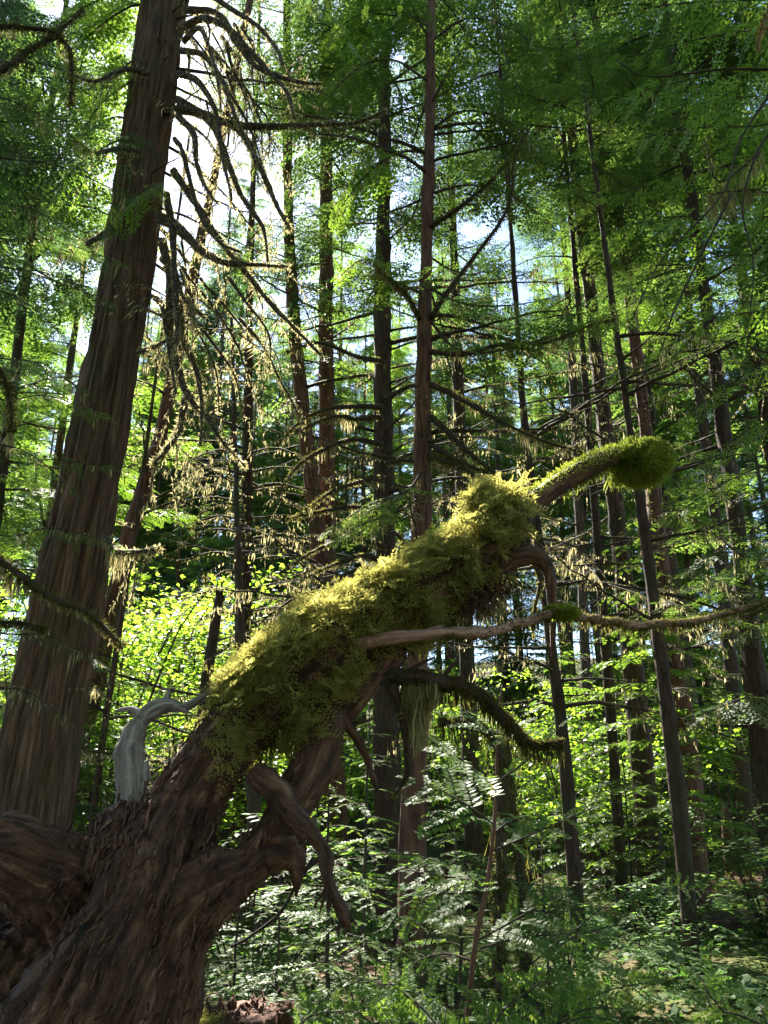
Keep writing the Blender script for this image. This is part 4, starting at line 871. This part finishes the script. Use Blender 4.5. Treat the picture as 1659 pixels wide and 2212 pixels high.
# ------------------------------------------------------------------ the forest behind
LIT = [(.2, 2.7, 2.0), (1.0, 3.0, 2.2), (-4.5, 13, 2), (-3, 14, 1), (-6, 14, 2.5), (-2, 12.5, 2), (1.5, 14, 1.5), (3, 15, 1.5), (4.5, 16, 1), (3, 8.5, .3), (.4, 4.5, 1), (-.5, 5, 1), (-1.6, 7.6, 7), (.9, 3.5, .8), (0, 3.5, .8), (2.6, 12.5, 1.5), (4, 13, 1.5)]
def sun_room(x, y, lit=LIT):
    """how tall a tree may stand here and leave the sun on the glades"""
    h = 99
    for a, b, c in lit:
        t = (y - b) / SUN[1]
        if t > 0 and abs(x - a - SUN[0] * t) < 2.6: h = min(h, c + SUN[2] * t - 1.0 - float(ground_z(x, y)))
    return h
def background():
    rng = np.random.default_rng(5); n = 0
    trunks = []
    for v in range(4):
        mb = MB(); h = 32; P = np.array([[math.sin(t * 2 + v) * .25 * t * 2, math.cos(t * 3 + v) * .12 * t, h * t] for t in np.linspace(0, 1, 9)]); Pd, Rd = curve(P, .8, np.linspace(.21, .02, 9) * np.array([1.25] + [1] * 8))
        trunk_tube(mb, Pd, Rd, 12, 0, '', v * 9 + 1); trunks.append((mb.mesh('far_trunk', [M[['bark', 'bark_red', 'bark_dark', 'bark'][v]]]), Pd))
    proto = {}
    pts = []
    tries = 0
    while len(pts) < 100 and tries < 9000:
        tries += 1
        y = 13 + 52 * rng.random(); x = rng.uniform(-.58 * y - 3, .58 * y + 3)
        q = x - (.30 + SUN[0] / SUN[1] * (y - 2.7))
        if y < 22 and -3.0 < q < 2.6: continue
        if y < 20 and rng.random() < .5: continue
        if any((x - a) ** 2 + (y - b) ** 2 < (1.7 + .015 * y) ** 2 for a, b in pts): continue
        pts.append((x, y))
    tries = 0
    while len(pts) < 125 and tries < 9000:                        # unseen trees added beside and behind the viewer to block sky light
        tries += 1
        y = rng.uniform(-16, 2.5); x = rng.uniform(-15, 15)
        if x * x + y * y < 9 or (y > -2.5 and abs(x) < 3.6) or any((x - a) ** 2 + (y - b) ** 2 < 2.6 for a, b in pts): continue
        pts.append((x, y))
    EX = ((430, 37), (500, 41), (560, 36), (620, 43), (680, 38), (380, 44), (730, 45), (790, 36), (460, 46), (530, 49), (590, 40), (650, 47), (705, 42), (350, 40), (410, 41), (760, 40), (480, 35), (610, 51), (330, 47))
    for px, y in EX: pts.append(((px - 829.5) / F * y * 1.2, y))
    for x, y in pts:
        v = rng.integers(0, 4); kind = ['far_hemlock', 'far_fir', 'far_cedar'][rng.choice(3, p=[.42, .25, .33])]
        s = rng.uniform(.8, 1.0) if y < 20 else min(1.0, ((y - 10) + 7) / 32) * rng.uniform(.85, 1.05)
        if (x, y) in pts[-len(EX):]: s = min(1.17 * (y - 3) - 2 - float(ground_z(x, y)), sun_room(x, y, LIT[:4]) if -.31 * y < x < -.20 * y else sun_room(x, y)) / 32 * rng.uniform(.9, 1)
        elif y > 12: s = min(s, sun_room(x, y) / 32)
        if s < .3: continue
        root = empty('conifer_tree', (x, y, float(ground_z(x, y)) - .1), rng.uniform(0, 6.28)); root.scale = (s, s, s)
        if y > 4: tag(root, 'slim background conifer crowded among its neighbours in the deep forest', 'tree', 'conifers of the crowded background forest')
        else: tag(root, 'unseen tall conifer added beside and behind the viewer to block sky light', 'tree', 'unseen conifers added to block sky light')
        link_mesh('trunk', trunks[v][0], root)
        z0 = rng.uniform(4.5, 10.0) if y > 4 else rng.uniform(4, 6); link_mesh('crown', CROWN[kind], root, Matrix.Translation((0, 0, z0)) @ Matrix.Rotation(rng.uniform(0, 6.28), 4, 'Z') @ Matrix.Diagonal((1, 1, (32 - z0) / 22, 1)))
        for k in range(rng.integers(4, 9) if 0 < y < 34 else 0):
            az = rng.uniform(0, 6.28); ss = rng.uniform(.7, 1.1)
            link_mesh('branch', DEAD[rng.integers(0, len(DEAD))], root, Matrix.Translation((.12 * math.cos(az), .12 * math.sin(az), rng.uniform(1.8, z0 + 2))) @ Matrix.Rotation(az, 4, 'Z') @ Matrix.Diagonal((ss, ss, ss, 1)))
background()

# ------------------------------------------------------------------ understorey: young conifers, vine maples, shrubs
def leaf_blobs(mb, O, rng, lo, hi, mat=0, flat=.45):
    """broad leaves lying more or less level at the points O"""
    N = len(O); a = rng.uniform(0, 6.28, N); X = nrm(np.stack([np.cos(a), np.sin(a), rng.normal(-.15, .3, N)], -1)); Z = nrm(UP + rng.normal(0, flat, (N, 3)))
    T = np.array([diamond((0, 0, 0), (1, 0, 0), 1, .30), diamond((.12, 0, 0), (.6, .8, -.1), .72, .2), diamond((.12, 0, 0), (.6, -.8, -.1), .72, .2)])
    v, q, tc = place(T, O, X, Z, rng.uniform(lo, hi, N), rng=rng); mb.add(v, q, None, mat, tc)
def maple_mesh(rng, h, r, nst, nl):
    st = MB(); lf = MB()
    for k in range(nst):
        az = rng.uniform(0, 6.28); l = r * rng.uniform(.5, 1.1); t = np.linspace(0, 1, 10)
        P = np.stack([math.cos(az) * l * t ** 1.3, math.sin(az) * l * t ** 1.3, h * rng.uniform(.75, 1.05) * (1 - (1 - t) ** 1.7)], -1) + np.cumsum(rng.normal(0, .03, (10, 3)), 0)
        tube(st, P, np.linspace(.03, .006, 10), 6, rough=.003)
        for j in range(9):
            i = rng.integers(3, 10); a2 = rng.uniform(0, 6.28); l2 = rng.uniform(.4, 1.1); u = np.linspace(0, 1, 7)[:, None]
            Q = P[i] + np.array([math.cos(a2), math.sin(a2), rng.uniform(-.1, .35)]) * l2 * u - UP * .25 * u * u
            tube(st, Q, np.linspace(.007, .002, 7), 4, cap=False)
            m = nl; s = rng.random(m); O = P[i] + (Q[-1] - P[i]) * s[:, None] + rng.normal(0, 1, (m, 3)) * np.array([.20, .20, .055])
            leaf_blobs(lf, O, rng, .05, .10)
    return st.mesh('stems', [M['bark']]), lf.mesh('leaves', [M['maple']])
rg2 = np.random.default_rng(8)
MAPLE = [maple_mesh(rg2, 3.6, 1.7, 7, 34), maple_mesh(rg2, 4.6, 2.0, 7, 34), maple_mesh(rg2, 2.6, 1.5, 6, 30)]
def young_conifer(rng, h, mat, T, near=False):
    st = MB(); lf = MB(); P = np.stack([np.cumsum(rng.normal(0, .012, 14)) * h * .3, np.cumsum(rng.normal(0, .012, 14)) * h * .3, np.linspace(0, h, 14)], -1)
    tube(st, P, np.linspace(.009 * h ** .6 + .004, .003, 14), 6)
    nb = int(h * (13 if near else 10))
    for k in range(nb):
        z = .08 + .9 * (k + rng.random()) / nb; az = k * 2.4 + rng.normal(0, .4); l = (.30 * h + .15) * (1 - z) ** .7 * rng.uniform(.6, 1.2) + .08
        l = min(l, 1.25)
        b = np.array([np.interp(z * h, P[:, 2], P[:, i]) for i in range(3)]); t = np.linspace(0, 1, 7)[:, None]
        Q = b + np.array([math.cos(az), math.sin(az), .18]) * l * t - UP * l * .32 * t ** 2
        tube(st, Q, np.linspace(.005, .0015, 7), 4, cap=False)
        v, q, tc = twigs_along(Q, T[k % len(T)], rng, .055 if near else .075, min(.4, l * .5), 58, .15, .12, jit=.14); lf.add(v, q, None, 0, tc)
    return st.mesh('stem', [M['twig']]), lf.mesh('needles', [M[mat]])
YOUNG = [young_conifer(rg2, 2.4, 'hemlock', T_YNG), young_conifer(rg2, 3.6, 'hemlock', T_YNG), young_conifer(rg2, 1.7, 'sapling', T_YNG), young_conifer(rg2, 5.0, 'cedar', T_YNG)]
YNEAR = [young_conifer(rg2, 2.3, 'sapling', T_HEM, True), young_conifer(rg2, 1.6, 'sapling', T_HEM, True), young_conifer(rg2, 1.2, 'sapling', T_HEM, True)]
def shrub_mesh(rng, h, r):
    st = MB(); lf = MB()
    for k in range(9):
        az = rng.uniform(0, 6.28); t = np.linspace(0, 1, 8)[:, None]; P = np.array([math.cos(az) * r * rng.uniform(.3, 1), math.sin(az) * r * rng.uniform(.3, 1), h * rng.uniform(.6, 1)]) * np.hstack([t ** 1.2, t ** 1.2, 1 - (1 - t) ** 1.4]) + np.cumsum(rng.normal(0, .018, (8, 3)), 0)
        tube(st, P, np.linspace(.008, .002, 8), 5, cap=False)
        for j in range(11):
            i = rng.integers(2, 8); a2 = rng.uniform(0, 6.28); l2 = rng.uniform(.15, .5); u = np.linspace(0, 1, 6)[:, None]; Q = P[i] + np.array([math.cos(a2), math.sin(a2), .12]) * l2 * u - UP * .14 * u * u
            tube(st, Q, np.linspace(.003, .001, 6), 3, cap=False)
            m = 11; s = (np.arange(m) + .5) / m; O = np.stack([np.interp(s, np.linspace(0, 1, 6), Q[:, c]) for c in range(3)], -1)
            sd2 = np.where(np.arange(m) % 2, 1, -1)[:, None]; d = nrm(Q[-1] - Q[0]); X = nrm(np.cross(UP, d)) * sd2 + d * .5 + rng.normal(0, .12, (m, 3)); Z = nrm(UP + rng.normal(0, .18, (m, 3)))
            v, q, tc = place(np.array([diamond((0, 0, 0), (1, 0, 0), 1, .27)]), O, X, Z, rng.uniform(.05, .09, m), rng=rng); lf.add(v, q, None, 0, tc)
    return st.mesh('stems', [M['twig']]), lf.mesh('leaves', [M['shrub']])
SHRUB = [shrub_mesh(rg2, 1.1, .7), shrub_mesh(rg2, 1.5, .9), shrub_mesh(rg2, .8, .6)]
def plant(name, label, cat, group, me, x, y, s, rz, kids):
    root = empty(name, (x, y, float(ground_z(x, y)) - .03), rz); root.scale = (s, s, s); tag(root, label, cat, group)
    for k, m_ in zip(kids, me): link_mesh(k, m_, root)
    return root
def at_px(px, Y): return (px - 829.5) / F * Y / math.cos(PITCH)     # x on the level of the eye
def understorey():
    rng = np.random.default_rng(12)
    for px, Y, v, s in [(300, 12.5, 1, 1.1), (390, 13.5, 0, 1.1), (460, 12, 2, 1.1), (230, 14.5, 1, 1.2), (520, 14.5, 0, 1.1), (350, 16.5, 1, 1.3), (600, 15.5, 1, 1.0), (440, 17.5, 1, 1.25), (640, 12.2, 2, 1.0), (280, 18, 1, 1.4), (140, 16, 1, 1.2), (560, 18, 1, 1.3)]:
        plant('vine_maple', 'sunlit bright green broad leaved bush behind the silver stub and mossy trunk', 'bush', 'vine maples glowing behind the dead tree', MAPLE[v], at_px(px, Y), Y, s, rng.uniform(0, 6.28), ('stems', 'leaves'))
    for px, Y, v, s in [(1010, 14, 2, 1.1), (1100, 15, 0, 1.0), (1180, 13, 2, .95), (1240, 16, 0, 1.0), (1310, 14.5, 2, 1.0), (1380, 17, 0, 1.1), (1120, 18, 1, .9), (950, 17, 0, 1.1), (1480, 16, 0, 1.0), (1560, 18, 1, 1.0), (1200, 20, 1, 1.0), (1640, 16, 0, 1.0), (860, 18, 1, 1.0), (760, 16, 2, 1.1)]:
        plant('vine_maple', 'light green leafy bush in the sun between the slim trunks right of centre', 'bush', 'sunlit bushes between the right hand trunks', MAPLE[v], at_px(px, Y), Y, s, rng.uniform(0, 6.28), ('stems', 'leaves'))
    for k in range(34):
        Y = rng.uniform(10, 26); x = rng.uniform(-.5 * Y, .55 * Y)
        plant('young_conifer', 'feathery young conifer filling the gap under the tall forest trees', 'young tree', 'young conifers under the tall trees', YOUNG[rng.integers(0, 4)], x, Y, rng.uniform(.8, 1.4), rng.uniform(0, 6.28), ('stem', 'needles'))
    for k in range(64):
        Y = rng.uniform(22, 46); x = rng.uniform(-.55 * Y, .58 * Y)
        plant('young_conifer', 'feathery young conifer on the rising ground at the back of the forest', 'young tree', 'young conifers at the back', YOUNG[rng.integers(0, 4)], x, Y, rng.uniform(1.3, 2.4), rng.uniform(0, 6.28), ('stem', 'needles'))
    for k in range(26):
        Y = rng.uniform(20, 38); x = rng.uniform(-.55 * Y, .58 * Y)
        plant('vine_maple', 'pale green leafy bush far back between the trunks', 'bush', 'leafy bushes far back', MAPLE[rng.integers(0, 2)], x, Y, rng.uniform(1.0, 1.5), rng.uniform(0, 6.28), ('stems', 'leaves'))
    for px, Y, v, s in [(720, 4.6, 0, 1.0), (800, 5.4, 0, 1.05), (640, 5.2, 1, 1.0), (960, 6.2, 0, .95), (700, 6.6, 0, 1.0), (1120, 5.6, 1, .95), (560, 5.8, 1, 1.0)]:
        plant('hemlock_sapling', 'small hemlock with layered glossy sprays under the arching dead branches', 'sapling', 'hemlock saplings in the understorey', YNEAR[v], at_px(px, Y), Y, s, rng.uniform(0, 6.28), ('stem', 'needles'))
    for px, Y, v, s in [(830, 5.9, 1, 1.0), (600, 6.4, 1, 1.1), (1160, 7.2, 0, 1.0), (1330, 8.4, 2, 1.0), (470, 5.4, 2, 1.0), (1580, 8.5, 1, 1.0), (1520, 9.6, 1, 1.0), (1640, 7.6, 0, 1.0)]:
        plant('huckleberry_bush', 'low huckleberry bush with small shining oval leaves in the undergrowth', 'bush', 'huckleberry bushes in the undergrowth', SHRUB[v], at_px(px, Y), Y, s, rng.uniform(0, 6.28), ('stems', 'leaves'))
understorey()

# the reddish sapling stem in front, with its own sprays
def front_sapling():
    rng = np.random.default_rng(33); Y = 3.6
    P, R = px_path([(960, 2750, Y, 9), (1000, 2330, Y, 8), (1012, 2170, Y, 7), (1030, 2020, Y, 6), (1048, 1930, Y, 5), (1066, 1800, Y, 4), (1072, 1700, Y, 3.4), (1075, 1580, Y, 3), (1085, 1480, Y, 1.5)])
    root = empty('hemlock_sapling', P[0]); tag(root, 'slim reddish brown sapling stem with long level sprays, nearest in the foreground', 'sapling')
    Pd, Rd = curve(P, .05, R); mb = MB(); tube(mb, Pd, Rd, 10, rough=.0016, rf=(60, 12)); mb.build('stem', M['bark_red'], root)
    for pts, tl in [([(1034, 2030), (1090, 2000), (1150, 1965), (1210, 1935)], .12), ([(1036, 2050), (1100, 2030), (1170, 2020), (1300, 2012)], .10), ([(1050, 1900), (1010, 1900), (950, 1890), (880, 1880)], .10), ([(1046, 1950), (1000, 1930), (930, 1935), (850, 1965)], .14), ([(1060, 1840), (1120, 1815), (1200, 1780), (1280, 1745)], .12), ([(1066, 1780), (1010, 1740), (940, 1700), (880, 1680)], .14),
                    ([(1072, 1690), (1130, 1650), (1180, 1600), (1220, 1560)], .10), ([(1072, 1700), (1020, 1660), (960, 1610), (900, 1560)], .13), ([(1075, 1620), (1110, 1570), (1150, 1520)], .08), ([(1075, 1600), (1040, 1560), (1000, 1530)], .08), ([(1064, 1800), (1110, 1770), (1170, 1760)], .10), ([(1030, 2080), (960, 2060), (880, 2090), (800, 2180)], .05), ([(1040, 1990), (1000, 1985), (960, 2010)], .08)]:
        dY = rng.uniform(-.5, .5); n = len(pts)
        leafy_branch(root, [W(x, y, Y + dY * i / (n - 1)) for i, (x, y) in enumerate(pts)], T_HEM, 'sapling', rng, .04, tl * 2.0, .005, 56, .12, jit=.2, start=.15, flat=np.array([0, -.45, .9]))
    leafy_branch(root, [W(1040, 1935, Y), W(1030, 1905, Y - .1), W(1010, 1890, Y - .15), W(1000, 1940, Y - .2)], T_HEM, 'sapling', rng, .03, .12, .004, 56, .2)
front_sapling()
# bright fronds at the lower edge, nearest the viewer
def front_spray(label, pts, Y, tl, mat='sapling', T=T_HEM, seed=1):
    tilt = np.array([.1, -.8, .6])
    rng = np.random.default_rng(seed); P = [W(x, y, Y + d) for x, y, d in pts]
    g = np.array([P[0][0], P[0][1], float(ground_z(P[0][0], P[0][1]))]); root = empty('conifer_seedling', g); tag(root, label, 'seedling')
    mb = MB(); Q = curve([g, g + (P[0] - g) * .6 + np.array([.03, 0, 0]), P[0]], .05); tube(mb, Q, np.linspace(.009, .005, len(Q)), 6); mb.build('stem', M['twig'], root)
    n = len(P)
    leafy_branch(root, P, T, mat, rng, .036, tl * 1.5, .005, 56, .05, jit=.22, start=.05, flat=tilt)
    for k in range(3 if tl < .1 else 5):
        i = rng.integers(0, n - 1); s = rng.choice([-1, 1]); b = P[i] + (P[i + 1] - P[i]) * rng.random(); d = nrm(P[-1] - P[0]); sd_ = nrm(np.cross(UP, d)) * s
        e = b + (d * .55 + sd_ * .8) * np.linalg.norm(P[-1] - P[0]) * rng.uniform(.35, .6) + UP * rng.normal(.0, .04)
        leafy_branch(root, [b, (b + e) / 2 + UP * .03, e], T, mat, rng, .034, tl * 1.2, .003, 56, .05, jit=.25, start=.08, flat=tilt)
    return root
front_spray('silvery green conifer seedling at the bottom, right of the sapling stem', [(1180, 2230, 0), (1250, 2170, .05), (1330, 2135, .1), (1425, 2118, .2)], 3.4, .14, seed=2)
front_spray('pale bright conifer seedling filling the bottom edge left of the sapling stem', [(960, 2235, 0), (900, 2165, .1), (840, 2130, .2), (770, 2110, .3)], 3.5, .13, seed=3)
front_spray('sunlit conifer seedling right at the foot of the sapling stem', [(1060, 2250, 0), (1080, 2190, .05), (1130, 2150, .15), (1180, 2120, .2)], 3.3, .12, seed=4)
front_spray('frosted looking conifer seedling in the bottom right corner', [(1690, 2260, 0), (1640, 2210, .05), (1590, 2190, .1), (1530, 2180, .15)], 2.9, .14, seed=5)
front_spray('low conifer seedling beside the rotten stump at the bottom', [(640, 2235, 0), (660, 2200, 0), (720, 2185, .1), (790, 2190, .15)], 4.0, .11, seed=6)
front_spray('grey green conifer bough reaching across the shaded hollow at right', [(1150, 2080, 0), (1240, 2010, .1), (1340, 1940, .2), (1490, 1915, .3)], 5.2, .08, seed=7)
front_spray('yellow green drooping conifer seedling over the dark fern hollow', [(1180, 2060, 0), (1280, 2010, .1), (1380, 2040, .2), (1470, 2080, .3)], 4.6, .06, 'cedar', seed=8)

# mossy crooked maple stems behind the sapling
def crooked():
    rng = np.random.default_rng(44)
    for label, L, r0, Y in [('crooked mossy stem arching over behind the sapling', [(1078, 2080), (1082, 1850), (1086, 1700), (1078, 1620), (1050, 1578), (1005, 1565), (950, 1560)], 17, 7.0), ('mossy stem leaning behind the arching one, hung with moss', [(1135, 2060), (1125, 1880), (1110, 1760), (1098, 1660), (1092, 1580)], 15, 8.0)]:
        P = np.array([W(x, y, Y) for x, y in L]); g = P[0].copy(); g[2] = float(ground_z(g[0], g[1])) - .05
        root = empty('vine_maple', g); tag(root, label, 'small tree'); P = np.vstack([g, P]) if P[0][2] > g[2] + .05 else P
        k = k_at(*L[0], Y) / F; P, R = curve(P, .08, np.linspace(r0 * k, r0 * k * .4, len(P))); mb = MB(); tube(mb, P, R, 10, rough=.012, rf=(20, 5)); o = mb.build('stem', M['bark'], root)
        ms = MB(); fuzz(ms, P, R, 2600, .045, .006, 0, rng, .5); i = rng.choice(len(P), 700); strands(ms, P[i] + rng.normal(0, .05, (700, 3)), np.full(700, .2), .006, 0, rng); ms.build('limb_moss', M['moss_dark'], o)
crooked()

# ------------------------------------------------------------------ rotten stump, fallen logs, ferns, ground cover
def stump():
    rng = np.random.default_rng(9); Y = 4.2; c = W(520, 2250, Y); c[2] = float(ground_z(c[0], c[1])); root = empty('rotten_stump', c)
    top = W(520, 2185, Y)[2]
    tag(root, 'crumbling red brown rotten stump with yellow moss at the foot of the dead tree', 'stump'); mb = MB()
    zs = np.linspace(c[2] - .1, top, 16); P = np.array([[c[0] + .02 * math.sin(z * 5), c[1], z] for z in zs]); tube(mb, P, np.linspace(.30, .20, 16), 40, rough=.035, rf=(16, 4), flute=lambda th, L: .12 * np.sin(5 * th) + .06 * np.sin(11 * th + L))
    for k in range(160):
        a = rng.uniform(0, 6.28); b = np.array([c[0] + math.cos(a) * rng.uniform(.03, .21), c[1] + math.sin(a) * rng.uniform(.03, .21), top - .05]); h = rng.uniform(.02, .085)
        tube(mb, [b, b + np.array([0, 0, h * .6]) + rng.normal(0, .01, 3), b + np.array([0, 0, h]) + rng.normal(0, .015, 3)], [rng.uniform(.012, .03), .012, .002], 5, rough=.004, rf=(60, 20))
    mb.build('trunk', M['rotwood'], root)
    ms = MB(); n = 1500; a = rng.uniform(2.2, 5.2, n); O = np.stack([c[0] - .12 + np.cos(a) * .18 * rng.uniform(.4, 1, n), c[1] + np.sin(a) * .18, top - rng.uniform(-.03, .25, n)], -1); X = nrm(rng.normal(0, .6, (n, 3)) + UP * .4); v, q, t = place(T_MOSS[1][::3], O, X, UP + rng.normal(0, .3, (n, 3)), rng.uniform(.02, .05, n), rng=rng); ms.add(v, q, None, 0, t)
    ms.build('moss', M['moss_gold'], root)
stump()
def log(label, x1, y1, x2, y2, r, mat, seed):
    rng = np.random.default_rng(seed); a = np.array([x1, y1, float(ground_z(x1, y1)) + r * .5]); b = np.array([x2, y2, float(ground_z(x2, y2)) + r * .5]); root = empty('fallen_log', a); tag(root, label, 'log')
    P, R = curve([a, (a + b) / 2 + UP * .04, b], .15, [r, r * .9, r * .75]); mb = MB(); tube(mb, P, R, 16, rough=r * .14, rf=(12, 3), seed=seed); mb.build('trunk', M[mat], root)
    ms = MB(); n = 2600; i = rng.integers(0, len(P), n); T, N, B = frames(P); th = rng.uniform(0, 6.28, n); nv = np.cos(th)[:, None] * N[i] + np.sin(th)[:, None] * B[i]; k = nv[:, 2] > .1; i, nv = i[k], nv[k]; n = len(i)
    O = P[i] + nv * R[i][:, None] + rng.normal(0, .05, (n, 3)); v, q, t = place(T_MOSS[0][::4], O, nrm(nv + rng.normal(0, .6, (n, 3))), nv, rng.uniform(.03, .08, n), rng=rng); ms.add(v, q, None, 0, t); ms.build('moss', M['moss_club'], root)
log('brown mossy fallen log lying behind the stump at right', 5.2, 13.5, 9.6, 12.4, .26, 'rotwood', 1)
log('thin fallen log across the shaded hollow at right', 3.4, 10.4, 8.0, 11.6, .13, 'deadwood', 2)
log('grey fallen log half hidden under ferns far right', 4.6, 9.0, 7.6, 9.6, .15, 'deadwood', 3)
def fern_mesh(rng, n, l):
    mb = MB(); t = np.linspace(0, 1, 9)
    for k in range(n):
        az = k * 2 * math.pi / n + rng.normal(0, .2); L = l * rng.uniform(.7, 1.1); P = np.stack([L * .75 * t, 0 * t, L * (1.0 * t - .85 * t * t)], -1) + np.array([0, 0, .02]); P = rotz(P, az)
        tube(mb, P, np.linspace(.004, .001, 9), 3, 0, cap=False)
        v, q, tc = twigs_along(P, np.array([diamond((0, 0, 0), (1, 0, 0), 1, .12)]), rng, L / 60, L * .14, 80, .12, .15, env=lambda u: np.minimum(1, u * 5) * (1 - u) ** .7 + .05, jit=.12); mb.add(v, q, None, 0, tc)
    return mb.mesh('fronds', [M['fern']])
FERN = [fern_mesh(rg2, 11, .8), fern_mesh(rg2, 9, .95), fern_mesh(rg2, 13, .65)]
def ferns():
    rng = np.random.default_rng(17)
    for k in range(60):
        Y = rng.uniform(6.2, 14); px = rng.uniform(1060, 1720) if k < 42 else rng.uniform(480, 1060); x = at_px(px, Y)
        o = bpy.data.objects.new('sword_fern', FERN[k % 3]); COL.objects.link(o); s = rng.uniform(.7, 1.25); o.scale = (s, s, s); o.rotation_euler = (0, 0, rng.uniform(0, 6.28)); o.location = (x, Y, float(ground_z(x, Y)))
        tag(o, 'dark green sword fern arching over the shaded forest floor', 'fern', 'sword ferns on the forest floor')
ferns()
def cover():
    rng = np.random.default_rng(18); N = 26000; Y = 5 + 22 * rng.random(N) ** 1.5; x = rng.uniform(-.55, .6, N) * Y
    d = vnoise(np.stack([x * .9, Y * .9, 0 * x], -1)); k = rng.random(N) < np.clip(.55 + d, .05, 1); x, Y = x[k], Y[k]; N = len(x)
    O = np.stack([x, Y, ground_z(x, Y) + rng.uniform(.03, .28, N) * np.clip(.6 + vnoise(np.stack([x, Y, 0 * x + 4], -1) * 1.7), .15, 1.4)], -1)
    mb = MB(); leaf_blobs(mb, O, rng, .04, .11, flat=.3); tag(mb.build('ground_cover', M['fern']), kind='stuff')
cover()
